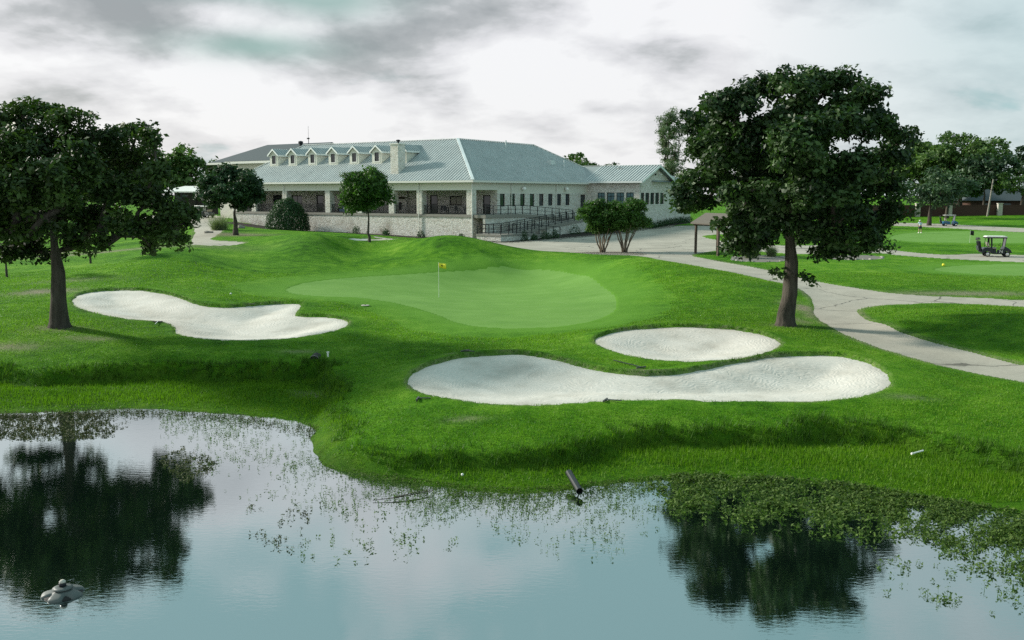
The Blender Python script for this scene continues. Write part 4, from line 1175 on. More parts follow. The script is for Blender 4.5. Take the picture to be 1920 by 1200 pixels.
def limbs(parent, trunk_pts, trunk_r, targets, rng, mat, tip=0.035, n=7, start=0.6, flare=1.35):
    """trunk as one tapering tube, branches grown from it to every target"""
    mb = MB()
    tp = [Vector(p) for p in trunk_pts]
    pts, rs = [], []
    for i, p in enumerate(tp):
        pts.append(p); rs.append(trunk_r[i])
    base = tp[0]
    pts = [base + Vector((0, 0, -.35)), base + Vector((0, 0, .0)), base + Vector((0, 0, .18)), base + Vector((0, 0, .5))] + pts[1:]
    rs = [rs[0] * flare * 1.15, rs[0] * flare, rs[0] * (1 + (flare - 1) * .45), rs[0] * 1.05] + rs[1:]
    mb.tube(pts, rs, 12)
    nodes_ = [[Vector(p), i - 1, 0.0] for i, p in enumerate(tp)]
    kids = []
    fork = tp[int(len(tp) * start) if len(tp) > 2 else -1]
    lo = max(1, int(len(tp) * start))
    for t in sorted(targets, key=lambda q: (Vector(q) - fork).length):
        t = Vector(t)
        best = min(range(lo, len(nodes_)), key=lambda k: (nodes_[k][0] - t).length + 0.6 * max(0, nodes_[k][0].z - t.z + .3) + 0.18 * (nodes_[k][0] - fork).length)
        p = nodes_[best][0]; L = (t - p).length
        seg = max(2, int(L / 1.1)); prev = best
        bend = Vector(rng.normal(size=3)) * L * .07; bend.z = abs(bend.z) + L * .06
        for k in range(1, seg + 1):
            u = k / seg
            q = p.lerp(t, u) + bend * math.sin(u * math.pi) + Vector(rng.normal(size=3)) * .05 * (k < seg)
            nodes_.append([q, prev, 0.0]); prev = len(nodes_) - 1
        j = prev
        while j >= len(tp):
            nodes_[j][2] += 1; j = nodes_[j][1]
    for k in range(len(tp), len(nodes_)):
        q, pr, w = nodes_[k]
        r1 = tip * max(w, 1) ** .52
        r0 = min(tip * max(nodes_[pr][2], w, 1) ** .52 if pr >= len(tp) else r1 * 1.25, trunk_r[min(pr, len(tp) - 1)] * .85 if pr < len(tp) else 9)
        mb.tube([nodes_[pr][0], q], [max(r0, r1), r1], n, cap=False)
    return mb.build('trunk', mat, parent, smooth=True, fix=False)


def tree(name, label, cat, base, lobes, leafmat, barkmat, seed, size=.16, per_m2=1.0, leaves_per=40, clump_r=.38, trunk_h=3.0, r0=.35, lean=(0, 0), group=None, top=None, aspect=.55, droop=0.0, shell=(.55, 1.05), flare=1.35, stems=None, tip=.035, start=.6):
    rng = np.random.default_rng(seed)
    o = thing(name, label, cat, base, 0, group)
    lob = np.asarray(lobes, dtype=float)
    cen = lob[:, :3].mean(0)
    P, B, T = crown_points(lob, rng, per_m2, leaves_per, clump_r, cen, shell)
    V, F, t = leaves(P, B, size, rng, T, aspect, droop)
    cr = fast_mesh('crown', V, F, M[leafmat], o, attrs={'tint': t})
    top = top or trunk_h * 1.7
    if stems is None:
        pts = []; n = 7
        for k in range(n):
            u = k / (n - 1); z = u * top
            pts.append((lean[0] * u + .05 * rng.normal() * (0 < k < n), lean[1] * u + .05 * rng.normal() * (k > 0), z))
        rad = [r0 * (1 - .12 * k) if k * top / (n - 1) < trunk_h else r0 * max(.16, .72 - .6 * (k / (n - 1))) for k in range(n)]
        limbs(o, pts, rad, [tuple(p[:3]) for p in lob], rng, M[barkmat], tip, flare=flare, start=start)
    else:
        mb = MB()
        for (dx, dy), (tx, ty, tz) in stems:
            pts = [(dx, dy, -.2), (dx * 1.4, dy * 1.4, .25)]
            for k in range(1, 6):
                u = k / 5
                pts.append((dx * 1.4 + (tx - dx) * u ** 1.25 + .06 * rng.normal(), dy * 1.4 + (ty - dy) * u ** 1.25 + .06 * rng.normal(), .25 + (tz - .25) * u))
            mb.tube(pts, [r0 * (1 - .11 * k) for k in range(len(pts))], 7)
        mb.build('trunk', M[barkmat], o, smooth=True, fix=False)
    return o


def px_lobes(base, px0, py0, blobs, rng, depth=3.2, extra=0):
    """blobs (px, py, rpx, depth in m) seen round a tree whose foot is at base; gives lobes in metres from the foot"""
    out = []
    for b in blobs:
        px, py, r = b[:3]; dy = b[3] if len(b) > 3 else 0.0
        p = at_y(px, py, base[1] + dy)
        out.append((p[0] - base[0], dy, p[2] - base[2], r / FPX * (base[1] + dy)))
    return out


def fill_depth(lobes, rng, n, scale=.75):
    """lobes in front of and behind the drawn ones so that the crown is as deep as it is wide"""
    L = np.array(lobes); c = L[:, :3].mean(0)
    hw = (L[:, 0].max() - L[:, 0].min()) / 2; out = list(lobes)
    for _ in range(n):
        a = L[rng.integers(len(L))]
        u = rng.uniform(.25, .8)
        x = c[0] + (a[0] - c[0]) * u; z = c[2] + (a[2] - c[2]) * u
        y = rng.choice([-1, 1]) * hw * math.sqrt(max(.05, 1 - u * u)) * rng.uniform(.65, .95)
        out.append((x, y, z, a[3] * scale * rng.uniform(.8, 1.2)))
    return out


# the big oak on the right
base = on(1473, 611, 1.2)
rng = np.random.default_rng(11)
blobs = [(1480, 166, 40), (1530, 165, 40), (1580, 160, 36), (1625, 190, 42), (1650, 250, 34), (1430, 175, 38), (1395, 190, 38), (1350, 205, 42), (1315, 240, 40), (1312, 290, 38), (1308, 345, 38), (1292, 385, 26),
         (1320, 385, 26), (1360, 300, 45), (1400, 260, 42), (1375, 360, 45), (1440, 330, 48), (1500, 355, 45), (1470, 400, 45), (1420, 410, 40), (1395, 445, 34), (1380, 462, 26), (1430, 455, 28), (1540, 400, 44), (1560, 450, 32), (1545, 475, 24), (1590, 380, 44),
         (1625, 420, 40), (1638, 455, 28), (1620, 470, 24), (1670, 400, 32), (1665, 355, 40), (1682, 300, 30), (1660, 300, 38), (1610, 320, 36), (1610, 240, 34), (1550, 225, 34), (1470, 225, 30), (1690, 265, 26), (1278, 372, 22), (1590, 200, 34), (1355, 250, 30), (1420, 300, 26), (1340, 345, 30), (1505, 450, 18), (1440, 432, 38, -2.2), (1500, 425, 40, -2.4), (1400, 440, 34, -1.5), (1545, 440, 36, -2.0), (1480, 385, 44, -2.8), (1625, 442, 32, -1), (1580, 470, 24), (1405, 465, 22), (1346, 424, 17, -1), (1500, 205, 32, -1), (1450, 235, 34, -1.5), (1560, 245, 36, -1), (1520, 275, 38, -2), (1640, 225, 30, 0)]
blobs = [(q[0], q[1], q[2], float(rng.uniform(-1.6, 1.6)) if len(q) < 4 else q[3]) for q in blobs]
lob = fill_depth(px_lobes(base, 0, 0, blobs, rng), rng, 52, .9)
tree('oak_tree', 'tall full oak with a thick bare trunk beside the forked cart path', 'tree', base, lob, 'leaf_oak', 'bark', 21, size=.205, per_m2=2.4, leaves_per=62, clump_r=.36, shell=(.3, 1.0), trunk_h=4.2, r0=.38, lean=(.25, .1), top=8.5, tip=.045)
# the twiggy shoots half way up its bare trunk
sb = (base[0], base[1], base[2] + 2.3)
r2 = np.random.default_rng(5)
lob2 = [(-.50, -.2, .12, .34), (.50, -.2, .0, .36), (-.85, 0, .2, .24), (.85, 0, -.15, .27)]
oak = bpy.data.objects['oak_tree']
for grp in (lob2[0::2], lob2[1::2]):
    P, B, T = crown_points(grp, r2, 3.4, 14, .2, None)
    V, F, t = leaves(P + np.array([.12, 0, 2.15]), B, .21, r2, T)
    fast_mesh('shoot', V, F, M['leaf_oak'], oak, attrs={'tint': t})

# the oak on the left
base = on(112, 613, 1.4)
blobs = [(15, 235, 45), (80, 220, 40), (120, 235, 36), (60, 280, 60), (150, 270, 45), (210, 260, 32), (255, 255, 32), (290, 265, 26), (200, 300, 50), (265, 310, 42), (300, 330, 34), (130, 330, 60), (40, 350, 60), (210, 360, 52), (280, 380, 46), (320, 410, 42), (345, 420, 34),
         (300, 440, 36), (250, 430, 44), (330, 455, 26), (190, 420, 50), (120, 400, 60), (50, 420, 60), (140, 460, 34), (190, 465, 26), (60, 470, 36), (20, 480, 36), (-30, 300, 60), (-40, 380, 60), (-60, 440, 50), (-90, 330, 60), (-30, 240, 40), (285, 465, 18), (165, 225, 18), (-110, 400, 50), (95, 480, 20), (40, 210, 22), (95, 210, 18)]
rng = np.random.default_rng(12)
blobs = [(q[0], q[1], q[2], float(rng.uniform(-1.6, 1.6)) if len(q) < 4 else q[3]) for q in blobs]
lob = fill_depth(px_lobes(base, 0, 0, blobs, rng), rng, 34, .8)
tree('oak_tree', 'broad dark oak spreading over the greyish bunker, its trunk at the pond side', 'tree', base, lob, 'leaf_oak2', 'bark', 22, size=.195, per_m2=1.9, leaves_per=56, clump_r=.38, shell=(.3, 1.0), trunk_h=3.2, r0=.36, lean=(.1, 0), top=7.0, tip=.045)


def round_lobes(w, h, z0, n, rng, r=.3, flat=.9):
    """lobes inside an egg of width w from z0 up to h"""
    out = []
    for _ in range(n):
        d = rng.normal(size=3); d /= np.linalg.norm(d)
        u = rng.uniform(.35, .78)
        out.append((d[0] * w / 2 * u, d[1] * w / 2 * u * flat, (z0 + h) / 2 + d[2] * (h - z0) / 2 * u, r * min(w, h - z0) * rng.uniform(.75, 1.15)))
    return out


b = on(442, 441, 2.95); rng = np.random.default_rng(31)
L = round_lobes(9.0, 7.0, 1.5, 34, rng, .19)
tree('live_oak', 'dark rounded live oak on the grassy island left of the clubhouse', 'tree', b, L, 'leaf_dark', 'bark', 32, size=.27, per_m2=2.2, leaves_per=30, clump_r=.34, trunk_h=1.9, r0=.26, top=4.2)
b = on(693, 455, 2.62); rng = np.random.default_rng(33)
L = round_lobes(6.1, 6.5, 2.0, 28, rng, .21)
tree('young_tree', 'young bright green tree with a slim trunk in front of the porch', 'tree', b, L, 'leaf_bright', 'bark', 34, size=.21, per_m2=3.4, leaves_per=26, clump_r=.30, trunk_h=2.4, r0=.12, top=4.4, lean=(-.15, 0), flare=1.2, tip=.02)
# crape myrtles: several stems each
for i, (px, lab, w) in enumerate(((1130, 'multi-stemmed crape myrtle with the narrower crown, left of its twin', 3.9), (1171, 'multi-stemmed crape myrtle with the wider crown, right of its twin', 4.3))):
    b = on(px, 472.5, 2.04); rng = np.random.default_rng(40 + i)
    L = round_lobes(w * 1.18, 4.75, 1.35, 34, rng, .225); L = [(x - (.25 if i == 0 else -.2), y, z, r) for x, y, z, r in L]
    st = [((.16 * math.cos(a), .16 * math.sin(a)), (1.15 * math.cos(a), 1.0 * math.sin(a), 2.5)) for a in np.linspace(.2, 6.1, 7)] + [((.03, .02), (.2, .1, 2.9))]
    tree('crape_myrtle', lab, 'tree', b, L, 'leaf_bright', 'palebark', 42 + i, size=.17, per_m2=5.5, leaves_per=26, clump_r=.26, r0=.085, group='pair of crape myrtles by the drive', stems=st)
# clipped round bush by the porch
X, Y, _ = club_w(-27.0, -2.4)
gzb = ground_z(X, Y); rng = np.random.default_rng(50)
o = thing('round_bush', 'large round weeping green bush against the porch wall', 'bush', (X, Y, gzb))
n = 15000; d = rng.normal(size=(n, 3)); d[:, 2] = np.abs(d[:, 2]); d /= np.linalg.norm(d, axis=1, keepdims=True)
pw = np.where(d[:, 2] < .5, 1.06, 1.0)
c = d * np.array([2.55, 2.4, 4.0]) * (rng.uniform(.82, 1.02, n) * pw)[:, None] * (1 + .05 * np.sin(d[:, :1] * 9) * np.cos(d[:, 1:2] * 8))
V, F, t = leaves(c, d * 1.2, .22, rng, np.clip(.45 + .25 * rng.normal(size=n) + .2 * np.sin(c[:, 0] * 4) * np.sin(c[:, 2] * 3), 0, 1), .32, 1.6)
fast_mesh('foliage', V, F, M['bush'], o, attrs={'tint': t})
st = MB()
for a in np.linspace(0, 6.28, 7)[:-1]: st.tube([(.15 * math.cos(a), .15 * math.sin(a), -.2), (.9 * math.cos(a), .8 * math.sin(a), 1.6), (1.3 * math.cos(a), 1.2 * math.sin(a), 2.8)], [.09, .06, .03], 6)
st.build('stem', M['bark'], o)


def shrub(name, label, loc, w, h, mat, seed, group=None, n=500, size=.12, spiky=False, cat='shrub'):
    rng = np.random.default_rng(seed)
    o = thing(name, label, cat, loc, 0, group)
    if spiky:
        V, F, T = blades_at(np.zeros((n, 3)) + rng.normal(size=(n, 3)) * np.array([w * .10, w * .10, 0]), rng, h, .02, w * .5)
        fast_mesh('blades', V, F, M[mat], o, attrs={'tint': T})
    else:
        d = rng.normal(size=(n, 3)); d[:, 2] = np.abs(d[:, 2]); d /= np.linalg.norm(d, axis=1, keepdims=True)
        c = d * np.array([w / 2, w / 2, h]) * rng.uniform(.55, 1.05, n)[:, None]
        V, F, t = leaves(c, d, size, rng, np.clip(.5 + .3 * rng.normal(size=n), 0, 1))
        fast_mesh('foliage', V, F, M[mat], o, attrs={'tint': t})
    s = MB(); s.tube([(0, 0, -.1), (.03, 0, h * .5)], [.03, .015], 5); s.build('stem', M['bark'], o)
    return o


def blades_at(P, rng, h, w, spread, tint=None):
    """one three-cornered grass blade per point, leaning out by about spread"""
    n = len(P)
    a = rng.uniform(0, 2 * np.pi, n); ln = rng.uniform(0.1, 1, n) * spread
    hh = h * rng.uniform(.55, 1.25, n) if np.isscalar(h) else h * rng.uniform(.55, 1.25, n)
    d = np.stack([np.cos(a), np.sin(a), np.zeros(n)], 1)
    b = rng.uniform(0, 2 * np.pi, n)
    s = np.stack([np.cos(b), np.sin(b), np.zeros(n)], 1) * (np.asarray(w) * rng.uniform(.7, 1.3, n))[:, None]
    tip = P + d * ln[:, None] + np.array([0, 0, 1.0]) * hh[:, None]
    V = np.stack([P - s, P + s, tip], 1).reshape(-1, 3)
    F = np.arange(3 * n).reshape(-1, 3)
    T = np.clip(rng.normal(.5, .22, n), 0, 1) if tint is None else tint
    return V, F, np.repeat(T, 3)


# low planting at the foot of the clubhouse
for i, (x, y, w, h, lab) in enumerate(((-17.2, -.5, 1.1, 1.0, 'low bush at the porch wall right of the round weeping bush'), (-12.4, -.5, 1.0, .8, 'low bush at the porch wall behind the young tree'), (-7.2, -.4, 1.0, .9, 'low bush at the foot of the downpipe on the porch wall'), (-1.2, -.6, 1.0, .7, 'low bush at the porch corner beside the ramp landing'),
                                  (5.5, 2.0, 1.0, 1.1, 'wispy bush in front of the ramp landing wall, nearest its corner'), (5.6, 3.8, .9, .7, 'low bush in front of the ramp landing wall, between two others'), (5.7, 6.0, 1.4, .9, 'wider low bush in front of the ramp landing wall'), (5.6, 8.2, 1.2, 1.0, 'bush beside the end of the exit ramp'),
                                  (4.0, 15.5, 1.6, 1.2, 'bush below the lower ramp railing, left of the crape myrtles'), (4.4, 18.5, 1.4, 1.0, 'bush below the lower ramp railing, behind the crape myrtles'))):
    X, Y, _ = club_w(x, y); shrub('foundation_shrub', lab, (X, Y, ground_z(X, Y) - .03), w, h, 'bush', 60 + i, 'low shrubs at the foot of the clubhouse', 420, .13)
for i in range(9):
    X, Y, _ = club_w(7.9, 27.6 + i * 1.65)
    shrub('hedge_shrub', 'dark low shrub in the row along the wing wall', (X, Y, ground_z(X, Y) - .05), 1.7, .9, 'bush', 80 + i, 'row of dark low shrubs along the wing wall', 420, .14)
# ornamental grasses
for i, (px, py, z, w, h, lab) in enumerate(((1409, 484, 1.85, 1.9, 1.05, 'pale ornamental grass clump in the gravel bed under the oak branches'), (1446, 481, 1.85, 1.3, .8, 'darker ornamental grass clump in the gravel bed nearest the oak trunk'), (412, 431, 3.2, 3.4, 1.5, 'tufted grass clump by the pale drive left of the live oak'))):
    shrub('ornamental_grass', lab, on(px, py, z), w, h, 'ornamental', 95 + i, 'ornamental grass clumps', 700, .1, True, 'grass clump')
# thin saplings behind the left oak
for i, (px, py, z, hh, lab) in enumerate(((13, 520, 1.66, 5.0, 'thin sapling under the left edge of the broad oak'), (170, 494, 2.15, 4.6, 'thin sapling with a pale foot behind the trunk of the broad oak'))):
    b = on(px, py, z); rng = np.random.default_rng(110 + i); L = round_lobes(2.6, hh, 1.6, 9, rng, .22)
    tree('sapling', lab, 'tree', b, L, 'leaf_dark', 'bark', 112 + i, size=.2, per_m2=2.5, leaves_per=20, clump_r=.25, trunk_h=2, r0=.07, top=3.4, group='saplings behind the left oak', flare=1.1, tip=.015)


# trees farther off: (px of foot, distance, height, crown width, crown bottom, material, label)
def far_tree(px, dist, h, w, z0, mat, seed, label, name='background_tree', n=22, size=.75, gnd=None, per=.27, lp=18, r=.2, trunk=None, group=None, flat=.9):
    x = (px - 960) / FPX * dist * 1.007
    z = ground_z(x, dist) if gnd is None else gnd
    rng = np.random.default_rng(seed)
    L = round_lobes(w, h, z0, n, rng, r, flat)
    return tree(name, label, 'tree', (x, dist, z - .1), L, mat, 'bark', seed + 1, size=size, per_m2=per, leaves_per=lp, clump_r=.75, trunk_h=z0, r0=trunk or w * .028, top=z0 + (h - z0) * .5, group=group, flare=1.15, tip=.05)


far_tree(1787, 205, 17.6, 25, 1.8, 'leaf_far', 200, 'great round yellow-green tree behind the brick fence', n=46, r=.17, size=.62, per=.42)
far_tree(1716, 214, 16.5, 18, 2.0, 'leaf_far', 203, 'tall green tree half hidden by the big oak, behind the brick fence', n=26)
far_tree(1733, 150, 9.2, 13, 2.2, 'leaf_fardark', 206, 'small spreading dark tree left of the blue golf cart', n=20, size=.45, per=.7)
far_tree(1765, 178, 10.5, 13, 2.4, 'leaf_fardark', 209, 'bushy dark tree behind the blue golf cart', n=20, size=.5, per=.6)
far_tree(1832, 196, 13.0, 15, 1.6, 'leaf_fardark', 212, 'dark tree at the right foot of the great round tree', n=18)
far_tree(1903, 190, 8.6, 16, 3.8, 'leaf_far', 215, 'low spreading tree with bare forked trunks by the house roof', n=16, size=.5, per=.6)
far_tree(1908, 235, 17.5, 12, 4, 'leaf_fardark', 218, 'tall thin tree showing sky, behind the house roof', n=14, per=.2)
far_tree(1975, 225, 15, 16, 2, 'leaf_fardark', 221, 'dark tree beyond the right edge of the lawn', n=18)
far_tree(1660, 230, 15, 18, 2, 'leaf_fardark', 224, 'dark tree behind the crown of the big oak', n=18)
far_tree(362, 172, 12.5, 15.5, 2.0, 'leaf_far', 227, 'hazy green tree behind the white carport', n=22)
far_tree(300, 190, 11, 14, 1.5, 'leaf_fardark', 230, 'dark tree behind the broad oak, left of the hazy one', n=18)
far_tree(215, 200, 11, 15, 1.0, 'leaf_fardark', 233, 'dark far tree hidden behind the middle of the broad oak', n=18)
far_tree(110, 185, 10, 15, 1.0, 'leaf_far', 236, 'green far tree hidden behind the trunk of the broad oak', n=18)
far_tree(10, 195, 11, 16, 1.0, 'leaf_fardark', 239, 'dark far tree at the left edge behind the broad oak', n=18)
far_tree(-110, 190, 11, 17, 1.0, 'leaf_far', 242, 'green far tree beyond the left edge', n=18)
far_tree(1082, 215, 14.6, 10, 5, 'leaf_far', 245, 'green tree top showing over the right slope of the clubhouse roof', n=14)
far_tree(1122, 250, 13.8, 10, 5, 'leaf_fardark', 248, 'dark tree top just over the wing ridge', n=12)
far_tree(1395, 200, 12, 14, 2.0, 'leaf_fardark', 251, 'dark far tree behind the timber shelter', n=18)
far_tree(1500, 215, 13, 15, 2.0, 'leaf_far', 254, 'green far tree behind the trunk of the big oak', n=18)
far_tree(1580, 205, 13, 14, 2.0, 'leaf_fardark', 257, 'dark far tree behind the right side of the big oak', n=16)
far_tree(2080, 240, 16, 18, 1.5, 'leaf_far', 260, 'green far tree beyond the right edge', n=18)
# pine: whorls of tufts on a tall stem
px, dist = 1246, 150.0
x = (px - 960) / FPX * dist * 1.007
rng = np.random.default_rng(270)
z0 = ground_z(x, dist)
L = []
for k in range(34):
    z = 4.5 + 10.2 * (k / 33) + rng.uniform(-.9, .9); rr = ((1 - (z - 4) / 14) * 4.2 + 1.0) * rng.uniform(.55, 1.1); a = rng.uniform(0, 6.28)
    for u in (.4, .7, .88, 1.0):
        L.append((rr * u * math.cos(a) + .3 * rng.normal(), rr * u * math.sin(a) + .3 * rng.normal(), z + 1.5 * u * u + .25 * rng.normal(), rng.uniform(.3, .6)))
for k in range(10): L.append((rng.normal() * .5, rng.normal() * .5, rng.uniform(13.5, 17.4), rng.uniform(.3, .55)))
tree('pine_tree', 'tall sparse grey-green pine left of the big oak crown', 'tree', (x, dist, z0), L, 'needle', 'bark', 271, size=.36, per_m2=2.6, leaves_per=13, clump_r=.5, trunk_h=11, r0=.28, top=15.5, aspect=.25, flare=1.1, start=.25, tip=.05)
# ------------------------------------------------------------------ grass, pond weed
def scatter_grass():
    rng = np.random.default_rng(90)
    # mown rough: short blades, thinner on the ground with distance
    def pts(n, x0, x1, y0, y1, pw=1.0):
        u = rng.uniform(0, 1, n) ** pw
        y = y0 * (y1 / y0) ** u
        x = rng.uniform(-1, 1, n) * (y * .585 + 1.0)
        return x, y
    x, y = pts(420000, 0, 0, 21, 64)
    z, sl, ss = land(x, y, True)
    keep = (sl > 0.02)
    for k in ('front', 'upper', 'left'): keep &= sdf(POLY[k], x, y, 1.0) < -0.01
    for k in ('path',): keep &= sdf(POLY[k], x, y, 1.0) < .0
    keep &= sdf(POLY['green'], x, y, 5.0) < -3.0 + .3 * wob(x, y, 1.1)
    keep &= rng.uniform(size=len(x)) > 1.5 * dirt_at(x, y) - .15
    x, y, z, sl = x[keep], y[keep], z[keep], sl[keep]
    rimd = np.maximum.reduce([sdf(POLY[k], x, y, 2.0) for k in ('front', 'upper', 'left')])
    rim = np.exp(-((rimd + .12) / .16) ** 2)
    clump = wob(x, y, .22, .7) * .6 + wob(x, y, .8) * .45 + wob(x, y, 2.6, 1.) * .3 + wob(x, y, 7.0, 2.) * .35
    near = np.clip((34 - y) / 12, 0, 1)
    h = (.036 + .045 * near + .02 * clump) * np.clip(y / 30, .9, 1.4)
    V, F, T = blades_at(np.stack([x, y, z + .005 + .02 * rim], 1), rng, h, .008 * np.clip(y / 24, 1, 2.2), .045)
    T = np.clip(T + np.repeat(.40 * clump, 3), 0, 1)
    tag(fast_mesh('rough_grass', V, F, M['blade'], attrs={'tint': T}), 'short mown grass of the rough round the bunkers', kind='stuff')
    # longer tufts on the bank's lip and face
    n = 9000
    y = rng.uniform(21, 36, n * 6); x = rng.uniform(-22, 20, n * 6)
    z, sl, ss = land(x, y, True)
    p = np.exp(-((sl + .12) / .35) ** 2) * (ss > .1) * np.clip(.55 + .55 * wob(x, y, 1.6, 2.2), .08, 1) * (1 - .6 * np.exp(-((x + 4.4) / 1.8) ** 2))
    keep = rng.uniform(size=len(x)) < p
    x, y, z = x[keep], y[keep], z[keep]
    k = 11
    X, Y, Z = (np.repeat(a, k) + rng.normal(size=len(a) * k) * s for a, s in ((x, .05), (y, .05), (z, .0)))
    V, F, T = blades_at(np.stack([X, Y, Z - .02], 1), rng, np.repeat(rng.uniform(.12, .30, len(x)), k), .009, .16)
    tag(fast_mesh('bank_grass', V, F, M['bankgrass'], attrs={'tint': T}), 'dark longer grass hanging on the pond bank', kind='stuff')
    # lush marsh grass between bank and water
    n = 300000
    y = rng.uniform(20.5, 35, n); x = rng.uniform(-22, 20, n)
    z, sl, ss = land(x, y, True)
    keep = (sl < .0) & (ss > -.15) & (rng.uniform(size=n) < np.clip(.35 + .5 * wob(x, y, 1.3, .4) + .8 * np.clip(ss, 0, 1), .08, 1))
    x, y, z, ss = x[keep], y[keep], z[keep], ss[keep]
    hh = np.clip(.05 + .065 * np.clip(ss, 0, 1.0) * (1 + .7 * wob(x, y, 1.9)), .03, .18)
    V, F, T = blades_at(np.stack([x, y, np.maximum(z, -.02)], 1), rng, hh, .010, .06)
    T = np.clip(T + np.repeat(.30 * wob(x, y, .9, 2.0) + .1, 3), 0, 1)
    tag(fast_mesh('marsh_grass', V, F, M['marsh'], attrs={'tint': T}), 'bright marsh grass along the water', kind='stuff')
    # long dark grass overhanging the far lips of the bunkers
    for k in ('front', 'upper', 'left'):
        P = POLY[k]; L = np.linalg.norm(np.roll(P, -1, 0) - P, axis=1); m = int(L.sum() * 90)
        i = rng.choice(len(P), m, p=L / L.sum()); u = rng.uniform(size=(m, 1))
        q = P[i] * (1 - u) + np.roll(P, -1, 0)[i] * u
        d = np.roll(P, -1, 0)[i] - P[i]; nn = np.stack([d[:, 1], -d[:, 0]], 1) / (np.linalg.norm(d, axis=1, keepdims=True) + 1e-9)
        area = np.sum(P[:, 0] * np.roll(P[:, 1], -1) - np.roll(P[:, 0], -1) * P[:, 1])
        nn *= np.sign(area)
        ok = rng.uniform(size=m) < np.clip(.05 + nn[:, 1], 0.0, 1)
        q = q[ok] + nn[ok] * rng.normal(.10, .07, (ok.sum(), 1))
        X, Y = q[:, 0], q[:, 1]; Z = land(X, Y) + .10 * np.clip(nn[ok][:, 1], 0, 1)
        V, F, T = blades_at(np.stack([X, Y, Z], 1), rng, .10, .012, .12)
        tag(fast_mesh('lip_grass', V, F, M['bankgrass'], attrs={'tint': T}), {'front': 'ragged grass lip of the long front bunker', 'upper': 'ragged grass lip of the upper oval bunker', 'left': 'ragged grass lip of the left bunker'}[k], kind='stuff')
    # far lawns get a sparse nap only where it shows on the mounds
    return


